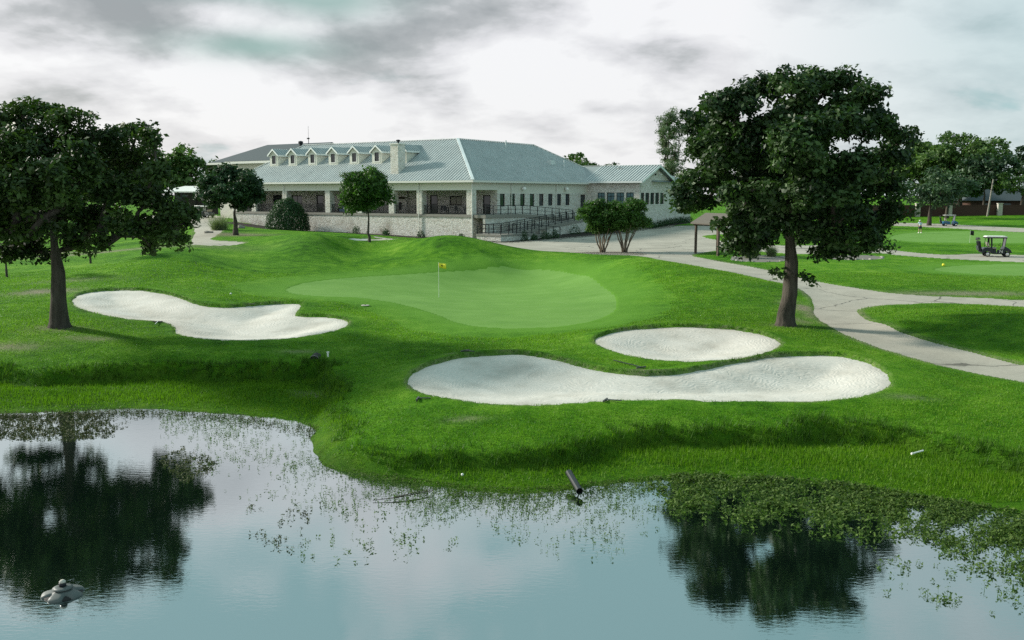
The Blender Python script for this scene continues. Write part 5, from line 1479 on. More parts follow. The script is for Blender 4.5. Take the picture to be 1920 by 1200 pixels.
def pond_weed():
    rng = np.random.default_rng(91)
    X, Y, Hh, K, Z_ = [], [], [], [], []

    def spread(n, px0, px1, f_top, f_bot, dens, hmax=.10, k=5, size=.048):
        """plants over a stretch of water: f_top/f_bot give its edges"""
        px = rng.uniform(px0, px1, n * 4); py = rng.uniform(0, 1, n * 4)
        a = np.interp(px, *zip(*f_top)); b = np.interp(px, *zip(*f_bot))
        py = a + (b - a) * py
        pr = np.clip(dens(px, py, (py - a) / (b - a)), 0, 1)
        ok = rng.uniform(size=len(px)) < pr
        for u, v in list(zip(px[ok], py[ok]))[:n]:
            xw, yw = at_z(u, v, 0.0)
            X.append(xw); Y.append(yw); Hh.append(hmax * rng.uniform(.3, 1.1)); K.append(k); Z_.append(size)

    nz = lambda a, b, s=.03, ph=0: .5 + .5 * wob(a, b * 1.8, s, ph)
    # thin veil in front of the point
    spread(4200, 300, 860, [(300, 772), (450, 778), (590, 800), (620, 860), (860, 925)], [(300, 850), (450, 950), (600, 1010), (860, 1000)], lambda a, b, t: (1 - t) ** 1.8 * nz(a, b, .035) ** 1.5 * .9, .09, 4, .036)
    spread(170, 460, 860, [(460, 940), (860, 960)], [(460, 1040), (700, 1060), (860, 1030)], lambda a, b, t: nz(a, b, .05, 1.0) ** 3, .10, 6)
    spread(2000, 840, 1300, [(840, 920), (1000, 928), (1080, 920), (1300, 900)], [(840, 960), (1000, 1040), (1140, 1080), (1300, 960)], lambda a, b, t: (1 - t) ** 1.8 * nz(a, b, .04, 2.0) ** 1.5 * .95 + .01, .09, 4, .038)
    # thick mat under the oak's reflection and along the right shore
    spread(1900, 1215, 1700, [(1215, 897), (1350, 888), (1500, 898), (1650, 915), (1700, 925)], [(1215, 955), (1300, 985), (1450, 1000), (1600, 1020), (1700, 1030)], lambda a, b, t: (1 - t) ** 1.2 * (.10 + 1.5 * nz(a, b, .045, 3.0) ** 2) * np.clip((a - 1215) / 70, 0, 1), .12, 6, .082)
    spread(4200, 1560, 2000, [(1560, 905), (1700, 920), (1800, 938), (1920, 962), (2000, 975)], [(1560, 940), (1700, 1010), (1800, 1065), (1920, 1140), (2000, 1180)], lambda a, b, t: (1 - t) ** 1.3 * (.08 + 1.4 * nz(a, b, .04, 1.5) ** 2), .12, 6, .062)
    spread(160, 1640, 1960, [(1640, 1030), (1960, 1090)], [(1640, 1110), (1960, 1180)], lambda a, b, t: nz(a, b, .05, .3) ** 4, .11, 7)
    # brownish mats on the left
    spread(1700, -60, 270, [(-60, 782), (130, 776), (270, 770)], [(-60, 822), (130, 828), (270, 812)], lambda a, b, t: (.20 + .8 * nz(a, b, .05, 4.0)) * (1 - .6 * t) - .5 * np.clip((a - 170) / 100, 0, 1), .03, 5, .058)
    spread(170, 300, 405, [(300, 850), (350, 838), (405, 862)], [(300, 876), (350, 905), (405, 880)], lambda a, b, t: .9 * np.exp(-((a - 355) / 38) ** 2), .04, 6, .058)
    spread(900, -40, 620, [(-40, 778), (240, 768), (450, 779), (620, 806)], [(-40, 792), (240, 784), (450, 800), (620, 836)], lambda a, b, t: (1 - t) * .9, .10, 5)
    spread(1900, 590, 1240, [(590, 790), (604, 848), (690, 880), (870, 912), (980, 917), (1080, 910), (1240, 892)], [(590, 850), (604, 880), (690, 915), (870, 946), (980, 950), (1080, 944), (1240, 925)], lambda a, b, t: (1 - t) ** .8, .10, 4, .042)
    X, Y, Hh, K, Z_ = map(np.array, (X, Y, Hh, K, Z_))
    ss = sdf(ASHORE, X, Y, 3.0)
    ok = ss < .25
    X, Y, Hh, K, Z_ = X[ok], Y[ok], Hh[ok], K[ok], Z_[ok]
    rep = np.repeat(np.arange(len(X)), K); n = len(rep)
    hz = Hh[rep] * rng.uniform(.15, 1.0, n)
    c = np.stack([X[rep] + rng.normal(size=n) * .7 * Z_[rep], Y[rep] + rng.normal(size=n) * .7 * Z_[rep], .008 + hz], 1)
    T = np.clip(rng.normal(.5, .2, len(X))[rep] + rng.normal(size=n) * .12, 0, 1)
    V, F, t = leaves(c, np.tile([0, 0, 1.1], (n, 1)), Z_[rep], rng, T, .5)
    px = 960 + X / np.maximum(Y, 1) * FPX * 1.0
    br = np.repeat((X < -4.2) & (Z_ > .045), K); b4 = np.repeat(br, 4)
    for sel, nm, mt, lb in ((~br, 'pond_weed', 'pondleaf', 'leafy green pond weed standing out of the water'), (br, 'floating_weed', 'brownweed', 'brownish mats of floating weed before the broad oak')):
        v4 = V.reshape(-1, 4, 3)[sel].reshape(-1, 3); t4 = t.reshape(-1, 4)[sel].ravel()
        tag(fast_mesh(nm, v4, np.arange(len(v4)).reshape(-1, 4), M[mt], attrs={'tint': t4}), lb, kind='stuff')
    P = np.stack([X, Y, np.full(len(X), -.02)], 1)
    V, F, T = blades_at(P, rng, Hh + .02, .006, .02)
    tag(fast_mesh('weed_stems', V, F, M['bankgrass'], attrs={'tint': T}), 'thin stems of the pond weed', kind='stuff')


M['brownweed'] = mat_leaf('brownish floating weed', (0.022, 0.030, 0.010), (0.075, 0.085, 0.030), 0.2, 0.75)
scatter_grass()
pond_weed()

# ------------------------------------------------------------------ things on the course
M['white'] = plain('weathered white paint', (0.74, 0.74, 0.70), 0.5, 0, 0.06)
M['yellow'] = plain('yellow flag cloth', (0.78, 0.70, 0.05), 0.8, 0, 0.08)
M['rubber'] = plain('black rubber', (0.015, 0.015, 0.015), 0.8, 0, 0.2)
M['navy'] = plain('navy blue plastic body', (0.008, 0.014, 0.022), 0.3, 0, 0.15)
M['tealblue'] = plain('blue plastic body', (0.015, 0.11, 0.22), 0.3, 0, 0.1)
M['chrome'] = plain('brushed steel', (0.55, 0.56, 0.56), 0.3, 0.9, 0.1)
M['seatcream'] = plain('cream vinyl', (0.34, 0.32, 0.27), 0.6, 0, 0.08)
M['greyplastic'] = plain('faded grey plastic', (0.075, 0.088, 0.085), 0.55, 0, 0.25, 5.0, 0.2)
M['blackpipe'] = plain('black plastic pipe', (0.012, 0.016, 0.016), 0.35, 0, 0.3, 4.0)
M['postwood'] = plain('weathered brown timber', (0.085, 0.060, 0.045), 0.85, 0, 0.35, 7.0, 0.5)
M['rakehead'] = plain('dark plastic rake head', (0.06, 0.064, 0.06), 0.6, 0, 0.2)
M['bedrock'] = plain('grey bed rock', (0.24, 0.23, 0.20), 0.9, 0, 0.3, 5.0, 0.6)
M['limerock'] = plain('pale limestone rock', (0.42, 0.40, 0.35), 0.9, 0, 0.25, 5.0, 0.6)
M['polewood'] = plain('grey weathered pole', (0.24, 0.22, 0.19), 0.9, 0, 0.25, 3.0, 0.4)
M['screen'] = mat_glass('clear windscreen', (0.30, 0.36, 0.34), 0.05)
M['skin'] = plain('skin', (0.42, 0.25, 0.17), 0.6, 0, 0.06)
M['shirt'] = plain('pale blue shirt', (0.42, 0.52, 0.58), 0.85, 0, 0.06)
M['shorts'] = plain('navy shorts', (0.016, 0.024, 0.055), 0.85, 0, 0.15)
M['twig'] = plain('dead twig', (0.035, 0.028, 0.020), 0.9, 0, 0.3)


def flag(px, py, z, h, fw, fh, mat, label, mark=False, name='golf_flag', pole='white'):
    p = on(px, py, z)
    o = thing(name, label, 'flag', p)
    m = MB(); m.tube([(0, 0, -.05), (0, 0, h)], .011 if h > 1 else .007, 8); m.build('pole', M[pole], o)
    n = 14; V = []; F = []
    for i in range(n + 1):
        u = i / n; x = .012 + fw * u * .97; y = .05 * math.sin(u * 5.5) * u + .01
        V += [(x, y, h - .01 - .10 * u * fw / .5 - .02 * math.sin(u * 4)), (x, y, h - fh - .12 * u * fw / .5)]
    for i in range(n): F.append((2 * i, 2 * i + 1, 2 * i + 3, 2 * i + 2))
    c = MB().add(V, F).build('flag_cloth', M[mat], o, smooth=True, fix=False)
    sd = c.modifiers.new('thick', 'SOLIDIFY'); sd.thickness = .004
    if mark:
        d = MB(); d.lathe([(.045, 0), (.045, .004)], 14, Matrix.Translation((.20, -.005, h - .20)) @ Matrix.Rotation(math.pi / 2, 4, 'X')); d.build('emblem', M['rubber'], c)
    return o


flag(823, 558, 1.05, 2.13, .46, .30, 'yellow', 'yellow flag with a small dark emblem on a thin white stick in the green', True)
flag(1818, 455, 1.85, 1.35, .40, .50, 'rubber', 'small black flag on the bright far green', name='golf_flag')
p = on(1769, 499, 1.6); o = thing('tee_marker', 'small yellow marker on the practice green', 'marker', p)
m = MB(); m.lathe([(.02, 0), (.09, .03), (.12, .10), (.09, .18), (.02, .2)], 14); m.build('ball', M['yellow'], o, smooth=True)
m = MB(); m.tube([(0, 0, -.15), (0, 0, .02)], .03, 6); m.build('spike', M['blackmetal'], o)


def rake(px, py, z, ang, ln, label, pole='white', hw=.42):
    x, y = at_z(px, py, z); zz = sheet_z(x, y) + .05
    o = thing('bunker_rake', label, 'rake', (x, y, zz), ang, 'bunker rakes lying by the sand')
    m = MB(); m.bar((-hw / 2, 0, .03), (hw / 2, 0, .03), .045, .04); m.build('rake_head', M['rakehead'], o)
    t = MB()
    for k in range(9): t.bar((-hw / 2 + .03 + k * (hw - .06) / 8, 0, .02), (-hw / 2 + .03 + k * (hw - .06) / 8, .0, -.05), .014)
    t.build('tine', M['rakehead'], o)
    m = MB(); m.tube([(0, .02, .04), (0, -ln, .05)], .018, 8); m.build('handle', M[pole], o)
    return o


rake(296, 605, 1.24, .25, 1.0, 'short rake with a white handle on the grass point of the left bunker')
rake(462, 573, 1.41, 1.3, .5, 'dark rake on the far lip of the left bunker', 'rakehead')
rake(872, 657, 1.2, .8, .5, 'dark rake at the top lip of the long front bunker', 'rakehead')
rake(1202, 691, 1.08, -1.15 - math.pi / 2 + .15, 1.5, 'long rake lying on the grass ridge between the two right bunkers', 'blackpipe')
rake(783, 747, .93, 1.5, .4, 'dark rake at the lower left end of the long front bunker', 'rakehead')
rake(1135, 754, .88, 1.2, .5, 'grey rake on the lower lip of the long front bunker', 'greyplastic')

# drain pipe sticking out of the bank
x, y = at_z(1067, 893, .25)
o = thing('drain_pipe', 'black plastic drain pipe sticking out over the water', 'pipe', (x, y, .30))
xe, ye, ze = at_y(1087, 921, y - 0.80)
pv = [(0, .10, .01), (xe - x, ye - y, ze - .30)]
m = MB(); n = 20; a, b = Vector(pv[0]), Vector(pv[1]); dv = (b - a).normalized(); s = dv.cross(Vector((0, 0, 1))).normalized(); t = s.cross(dv)
vs = []
for p, r in ((a, .085), (b, .085), (b, .074), (a, .074)): vs += [p + (s * math.cos(k * 2 * math.pi / n) + t * math.sin(k * 2 * math.pi / n)) * r for k in range(n)]
m.add(vs, [(j * n + k, j * n + (k + 1) % n, ((j + 1) % 4) * n + (k + 1) % n, ((j + 1) % 4) * n + k) for j in range(4) for k in range(n)])
m.build('pipe', M['blackpipe'], o, smooth=False)
m = MB(); c = a.lerp(b, .75); m.tube([c, c + Vector((.10, -.08, -.45))], .018, 6); m.build('stake', M['blackmetal'], o)

# floating fountain
x, y = at_z(118, 1106, .08)
o = thing('floating_aerator', 'grey floating fountain head on the pond', 'fountain', (x, y, 0), .3)
def notched(prof, n=60, lobes=5):
    mb = MB(); vs = []
    for r, z, cut in prof:
        for k in range(n):
            a = 2 * math.pi * k / n; q = max(0.0, math.cos(lobes * a)) ** 1.5
            vs.append(((r - cut * q) * math.cos(a), (r - cut * q) * math.sin(a), z))
    fs = [(i * n + k, i * n + (k + 1) % n, (i + 1) * n + (k + 1) % n, (i + 1) * n + k) for i in range(len(prof) - 1) for k in range(n)]
    fs.append(tuple((len(prof) - 1) * n + k for k in range(n)))
    return mb.add(vs, fs)


fl = notched([(.34, -.05, .13), (.36, .0, .13), (.345, .035, .13), (.28, .065, .09), (.20, .085, .02), (.12, .105, 0)]).build('float', M['greyplastic'], o, smooth=True)
m = MB(); m.lathe([(.315, -.06), (.325, -.02), (.315, .02), (.20, .045)], 40); m.build('skirt', M['rubber'], o, smooth=True)
m = MB(); m.lathe([(.16, .11), (.17, .125), (.12, .145), (.07, .15)], 22); m.build('collar', M['greyplastic'], o, smooth=True)
m = MB(); m.lathe([(.062, .15), (.060, .215), (.05, .22)], 16); m.build('motor', M['blackmetal'], o, smooth=True)
m = MB(); m.lathe([(.056, .22), (.054, .24), (.034, .262), (.008, .27)], 16); m.build('nozzle', M['limerock'], o, smooth=True)

# litter and small things by the shore
x, y = at_z(867, 893, .12); o = thing('golf_ball', 'white ball in the marsh grass left of the drain pipe', 'ball', (x, y, ground_z(x, y) + .10))
m = MB(); m.lathe([(.005, -.036), (.025, -.026), (.036, 0), (.025, .026), (.005, .036)], 14); m.build('ball', M['white'], o, smooth=True)
x, y = at_z(433, 553, 1.52); o = thing('golf_ball', 'white ball on the turf left of the putting green', 'ball', (x, y, ground_z(x, y) + .05))
m = MB(); m.lathe([(.006, -.06), (.042, -.043), (.06, 0), (.042, .043), (.006, .06)], 14); m.build('ball', M['white'], o, smooth=True)
x, y = at_z(1722, 857, .18); o = thing('plastic_pipe', 'short white plastic pipe lying on the right bank', 'pipe', (x, y, ground_z(x, y) + .10), .35)
m = MB(); m.tube([(-.2, 0, 0), (.2, .05, .03)], .022, 10); m.build('pipe', M['white'], o)
m = MB(); m.tube([(-.24, 0, 0), (-.19, .005, .002)], .029, 10); m.build('coupling', M['white'], o)
x, y = at_z(615, 672, .82); o = thing('drain_marker', 'small white marker beside the dark drain hole on the bank', 'marker', (x, y, ground_z(x, y)))
m = MB(); m.box(-.03, .03, -.03, .03, -.05, .16); m.build('stake', M['white'], o, bevel=.01)
m = MB(); m.box(-.05, .05, -.04, .04, .16, .20); m.build('cap', M['white'], o, bevel=.01)
x, y = at_z(592, 678, .70); o = thing('drain_culvert', 'dark drain hole in the bank left of the white marker', 'drain', (x, y - .05, ground_z(x, y) - .12))
m = MB(); m.tube([(0, -.25, 0), (0, .3, .05)], .20, 14); m.build('barrel', M['rubber'], o)
m = MB(); m.tube([(0, -.28, -.005), (0, -.22, 0)], .23, 14, cap=False); m.build('rim', M['blackpipe'], o)
x, y = at_z(685, 577, 1.1); o = thing('sprinkler_cover', 'white sprinkler cover sunk in the turf between bunker and green', 'cover', (x, y, ground_z(x, y) + .02))
m = MB(); m.lathe([(.22, 0), (.22, .02), (.15, .03)], 16); m.build('lid', M['limerock'], o)
m = MB(); m.lathe([(.05, .03), (.05, .045)], 10); m.build('nozzle', M['rubber'], o)
# a fallen branch in the shallows
x, y = at_z(745, 935, .03); o = thing('dead_branch', 'thin dead forked branch lying in the shallow water', 'branch', (x, y, .03), .0)
m = MB(); x2, y2 = at_z(820, 922, .03); m.tube([(-.55, -.12, 0), (0, 0, .03), ((x2 - x) * .9, (y2 - y) * .9, .05)], [.006, .012, .009], 6); m.build('stem', M['twig'], o)
m = MB(); m.tube([(-.1, 0, .02), (.35, .22, .07), (.75, .50, .06)], [.010, .008, .005], 6); m.build('fork', M['twig'], o)

# timber shelter
def shelter():
    b = on(1325, 474, 1.9)
    p1, p2 = on(1304, 475, 1.92), on(1346, 480, 1.88)
    ang = math.atan2(p2[1] - p1[1], p2[0] - p1[0])
    o = thing('timber_shelter', 'open timber shelter with a brown gabled roof on four posts by the drive', 'shelter', p1, 0)
    d = Vector((p2[0] - p1[0], p2[1] - p1[1], 0)); L = d.length; d.normalize(); e = Vector((-d.y, d.x, 0))
    W = 2.6; e = Vector((.72, .45, 0)).normalized(); H = 2.45; d = Vector((p2[0] - p1[0], p2[1] - p1[1], 0)).normalized()
    cs = [Vector((0, 0, 0)), d * L, d * L + e * W, e * W]
    for c in cs:
        g = ground_z(p1[0] + c.x, p1[1] + c.y) - p1[2]
        m = MB(); m.bar(c + Vector((0, 0, g - .2)), c + Vector((0, 0, H)), .17, up=(d.x, d.y, 0)); m.build('post', M['postwood'], o)
    for a, c in ((0, 1), (1, 2), (2, 3), (3, 0)):
        ext = (cs[c] - cs[a]).normalized() * .3
        m = MB(); m.bar(cs[a] - ext + Vector((0, 0, H + .10)), cs[c] + ext + Vector((0, 0, H + .10)), .12, .2); m.build('beam', M['postwood'], o)
    # ridge runs along d, gables at the two ends along e
    ov = .3; r0 = e * (W / 2) - d * ov; r1 = e * (W / 2) + d * (L + ov); hz = H + .95
    for s in (0, 1):
        ed = e * (-.45) if s == 0 else e * (W + .45)
        q0, q1 = ed - d * ov, ed + d * (L + ov)
        m = MB(); m.prism([r0 + Vector((0, 0, hz)), r1 + Vector((0, 0, hz)), q1 + Vector((0, 0, H + .12)), q0 + Vector((0, 0, H + .12))], (0, 0, .12)); m.build('roof', M['brownshingle'], o)
    for k in (d * (L + .1), d * -.1):
        m = MB(); c = k + e * (W / 2)
        for s in (-1, 1):
            m.bar(c + Vector((0, 0, H + .22)), c + e * s * (W * .28) + Vector((0, 0, H + .72)), .10)
            m.bar(c + Vector((0, 0, hz - .05)), c + e * s * (W / 2 + .2) + Vector((0, 0, H + .22)), .10, .14)
        m.build('truss', M['postwood'], o)


shelter()
b = on(1367, 455, 2.0)
o = thing('birdhouse_post', 'white post with dark round openings beyond the timber shelter', 'post', b, .2)
m = MB(); m.box(-.32, .32, -.25, .25, -.1, 2.3); m.build('post', M['white'], o, bevel=.02)
for z in (.5, 1.1, 1.7):
    m = MB(); m.box(.05, .25, -.27, -.252, z, z + .3); m.build('opening', M['rubber'], o)
m = MB(); m.box(-.40, .40, -.33, .33, 2.3, 2.42); m.build('cap', M['white'], o)

# border rocks of the gravel beds
rng = np.random.default_rng(300)
def rock(x, y, s, seed, label, group, mat='bedrock'):
    r = np.random.default_rng(seed)
    bm = bmesh.new(); bmesh.ops.create_icosphere(bm, subdivisions=2, radius=s)
    f = r.uniform(.7, 1.3, 3)
    for v in bm.verts:
        n = 1 + .22 * math.sin(v.co.x * 9 / s * .4 + seed) + .18 * math.cos(v.co.y * 7 / s * .5 + seed * 2)
        v.co = Vector((v.co.x * f[0] * n, v.co.y * f[1] * n, v.co.z * .55 * n))
    me = bpy.data.meshes.new('border_rock'); bm.to_mesh(me); bm.free(); me.materials.append(M[mat])
    ob = bpy.data.objects.new('border_rock', me); C.objects.link(ob); ob.location = (x, y, ground_z(x, y) + s * .15)
    tag(ob, label, 'rock', group)
bed = chaikin(xy(ROCK_BED_A), True, 2)
for i in range(0, len(bed)):
    if i % 1 == 0 and bed[i][1] < 78.5 and rng.uniform() < .85:
        rock(bed[i][0] + rng.normal() * .1, bed[i][1] + rng.normal() * .1, rng.uniform(.10, .22), 310 + i, 'grey rock edging the gravel bed under the oak branches', 'rocks round the gravel bed')
bed = chaikin(xy(ROCK_BED_B), True, 2)
for i in range(len(bed)):
    if bed[i][1] < 80 and rng.uniform() < .7:
        rock(bed[i][0], bed[i][1], rng.uniform(.10, .2), 350 + i, 'grey rock edging the gravel bed right of the oak trunk', 'rocks round the right gravel bed')
for i, (px, py, z, s) in enumerate(((452, 428, 3.2, .5), (392, 436, 3.1, .35))):
    x, y = at_z(px, py, z); rock(x, y, s, 380 + i, ('brown boulder right of the live oak trunk', 'dark boulder beside the pale drive')[i], None, 'polewood')


# ------------------------------------------------------------------ golf carts, bags, golfer
def golf_cart(loc, rz, body, label, roofmat='white', six=False, text=None, screen=True, rear_cover=True, group=None):
    """forward is local +x; a two-seat cart is 2.4 m long"""
    o = thing('golf_cart', label, 'golf cart', loc, rz, group); o.scale = (.95, .95, .95)
    wb = 1.66
    hw = .58
    # body shell: rear cowl, floor, front cowl
    m = MB()
    rear = [(-1.22, .34), (-1.22, .62), (-1.05, .80), (-.42, .84), (-.34, .66), (-.30, .34), (-.44, .30), (-.52, .44), (-.68, .52), (-.84, .52), (-1.0, .42), (-1.06, .32)]
    m.prism([(x, -hw, z) for x, z in rear], (0, 2 * hw, 0)); m.build('rear_cowl', M[body], o, bevel=.03)
    m = MB()
    front = [(.46, .30), (.50, .70), (.62, .92), (.72, .90), (.98, .74), (1.16, .60), (1.18, .38), (1.10, .36), (1.04, .46), (.92, .54), (.78, .54), (.64, .44), (.58, .30)]
    m.prism([(x, -hw, z) for x, z in front], (0, 2 * hw, 0)); m.build('front_cowl', M[body], o, bevel=.03)
    m = MB(); m.box(-.32, .50, -hw + .01, hw - .01, .26, .34); m.build('floor', M['blackmetal'], o)
    m = MB(); m.box(-1.30, -1.2, -hw + .05, hw - .05, .36, .46); m.box(1.16, 1.23, -hw + .08, hw - .08, .36, .48); m.build('bumper', M['rubber'], o, bevel=.02)
    m = MB(); m.box(-.62, -.02, -.52, .52, .74, .84); so = m.build('seat', M['seatcream'], o, bevel=.03)
    m = MB(); m.box(-.30, -.06, -.50, .50, .34, .738); m.build('seat_base', M[body], o)
    m = MB(); m.prism([(-.60, -.5, .92), (-.60, .5, .92), (-.72, .5, 1.28), (-.72, -.5, 1.28)], (-.09, 0, .02)); m.build('backrest', M['seatcream'], o, bevel=.02)
    m = MB(); m.prism([(-.80, -.585, 1.80), (-.62, -.585, 1.87), (.66, -.585, 1.87), (.80, -.585, 1.79), (.80, -.585, 1.74), (-.80, -.585, 1.75)] if False else [(-1.0, -.6, 1.80), (-.85, -.6, 1.86), (.66, -.6, 1.86), (.80, -.6, 1.79), (.78, -.6, 1.76), (-.98, -.6, 1.76)], (0, 1.2, 0)); m.build('roof', M[roofmat], o, bevel=.02)
    m = MB(); m.box(-.97, .77, -.585, .585, 1.66 if six else 1.71, 1.757); m.build('roof_valance', M['blackmetal' if six else 'frame'], o)
    for s in (-1, 1):
        m = MB(); m.bar((.62, s * .53, .90), (.72, s * .53, 1.75), .035); m.build('roof_post', M['blackmetal'], o)
        m = MB(); m.bar((-.84, s * .53, .70), (-.80, s * .53, 1.75), .04); m.build('roof_post', M['blackmetal'], o)
        m = MB(); m.bar((-.30, s * .55, .84), (-.10, s * .55, 1.05), .03); m.bar((-.10, s * .55, 1.05), (-.62, s * .55, 1.05), .03); m.build('armrest', M['blackmetal'], o)
    if screen:
        m = MB(); m.prism([(.635, -.51, .93), (.635, .51, .93), (.735, .51, 1.72), (.735, -.51, 1.72)], (.012, 0, 0)); m.build('windscreen', M['glass' if six else 'screen'], o)
    if six:
        m = MB()
        for s in (-1, 1): m.prism([(-1.0, s * .56, .78), (-.70, s * .56, .80), (-.62, s * .56, 1.0), (-.58, s * .56, 1.70), (-1.0, s * .56, 1.72), (-1.1, s * .56, 1.30)] if False else [(-.52, s * .56, .84), (-.40, s * .56, .84), (-.44, s * .56, 1.70), (-.60, s * .56, 1.70)], (0, .02 * s, 0))
        m.build('side_curtain', M['blackmetal'], o)
    m = MB(); m.tube([(.50, .26, .80), (.34, .26, 1.06)], .022, 8); sw = m.build('steering_column', M['blackmetal'], o)
    m = MB(); R = Matrix.Translation((.33, .26, 1.07)) @ Matrix.Rotation(-.95, 4, 'Y')
    ring = [R @ Vector((.17 * math.cos(a), .17 * math.sin(a), 0)) for a in np.linspace(0, 2 * math.pi, 17)]
    m.tube(ring, .014, 6, cap=False); m.build('steering_wheel', M['blackmetal'], sw)
    for s in (-1, 1):
        m = MB(); m.lathe([(.07, 0), (.075, .02), (.05, .035)], 12, Matrix.Translation((1.15, s * .38, .56)) @ Matrix.Rotation(math.pi / 2 - .3, 4, 'Y')); m.build('headlight', M['whitelamp'], o)
    for x in (-.76, .85):
        for s in (-1, 1):
            m = MB(); m.lathe([(.16, -.09), (.225, -.085), (.23, 0), (.225, .085), (.16, .09)], 20, Matrix.Translation((x, s * .50, .23)) @ Matrix.Rotation(math.pi / 2, 4, 'X')); w = m.build('wheel', M['rubber'], o, smooth=False)
            m = MB(); m.lathe([(.15, 0), (.14, .02), (.06, .035), (.02, .045)], 16, Matrix.Translation((x, s * .585, .23)) @ Matrix.Rotation(-s * math.pi / 2, 4, 'X')); m.build('rim', M['chrome'], w)
    if text:
        cu = bpy.data.curves.new('lettering', 'FONT'); cu.body = text; cu.size = .34; cu.extrude = .003; cu.align_x = 'CENTER'
        tmp = bpy.data.objects.new('lettering_outline', cu); C.objects.link(tmp)
        me = bpy.data.meshes.new_from_object(tmp.evaluated_get(bpy.context.evaluated_depsgraph_get())); bpy.data.objects.remove(tmp)
        me.materials.clear(); me.materials.append(M['white'])
        t = bpy.data.objects.new('lettering', me); C.objects.link(t); t.parent = o; t.location = (.30, -.60, .36); t.rotation_euler = (math.pi / 2, 0, 0)
        m = MB(); m.box(-.02, .62, -.596, -.575, .30, .66); m.build('side_panel', M[body], o)
    return o


def golf_bag(loc, rz, label, body='blackmetal'):
    o = thing('golf_bag', label, 'golf bag', loc, rz, 'golf bags on the carts')
    m = MB(); T = Matrix.Rotation(-.22, 4, 'Y')
    m.lathe([(.11, 0), (.125, .05), (.115, .45), (.135, .80), (.14, .85)], 14, T); m.build('bag', M[body], o, smooth=False)
    m = MB(); m.box(-.20, -.10, -.09, .09, .1, .5, T); m.build('pocket', M['greyplastic'], o, bevel=.03)
    for k in range(6):
        a = k * 1.05; p = T @ Vector((.07 * math.cos(a), .07 * math.sin(a), .8)); q = T @ Vector((.11 * math.cos(a), .11 * math.sin(a), 1.02 + .05 * (k % 3)))
        m = MB(); m.tube([p, q], .008, 5); m.lathe([(.012, -.04), (.045, 0), (.04, .06), (.01, .09)], 8, Matrix.Translation(q)); m.build('club', M['rakehead'], o)
    return o


p = on(1866, 481, 1.72)
rz = -.26
CART = p
golf_cart((p[0], p[1], p[2] + .0), rz, 'navy', 'dark navy golf cart with a white roof on the right cart path', six=True, text='74')
def rel(p, rz, x, y, z): return (p[0] + x * math.cos(rz) - y * math.sin(rz), p[1] + x * math.sin(rz) + y * math.cos(rz), p[2] + z)
golf_bag(rel(p, rz, -1.22, -.24, .46), rz, 'dark golf bag strapped on the navy cart, nearer the camera')
golf_bag(rel(p, rz, -1.22, .24, .46), rz, 'dark golf bag strapped on the navy cart, on its far side')
p = on(1780, 424, 2.1)
golf_cart(p, -.12, 'tealblue', 'bright blue golf cart with a pale windscreen on the far path', six=False)
golf_bag(rel(p, -.12, -1.22, 0, .46), -.12, 'dark golf bag strapped on the bright blue cart')
p = on(372, 407, 3.6)
golf_cart(p, 2.4, 'navy', 'cart with a white roof parked in front of the carport', group='carts parked at the carport')
q = on(388, 408, 3.6)
golf_cart((q[0], q[1], q[2]), 2.6, 'greyplastic', 'grey golf cart parked right of the white roofed one at the carport', group='carts parked at the carport', screen=True)

# carport
b = at_y(358, 400, 158.0); gz0 = ground_z(b[0], 158.0)
o = thing('carport', 'open carport with a white sloping roof behind the broad oak', 'carport', (b[0], 158.0, gz0), -.15)
zr = at_y(358, 357, 158.0)[2] - gz0
m = MB(); m.prism([(-4.2, -2.5, zr - .35), (3.6, -2.5, zr - .35), (3.0, 2.5, zr + .55), (-2.2, 2.5, zr + .55)], (0, 0, .2)); m.build('roof', M['whitelamp'], o)
for x in (-4, -.3, 3.4):
    for y in (-2.3, 2.3):
        m = MB(); m.bar((x * (.98 if y < 0 else .7), y, -.3), (x * (.98 if y < 0 else .7), y, zr - .3 + (.8 if y > 0 else 0)), .14); m.build('post', M['blackmetal'], o)
m = MB(); m.box(-4.2, 3.6, 2.55, 2.7, -.2, zr + .3); m.build('back_wall', M['frame'], o)

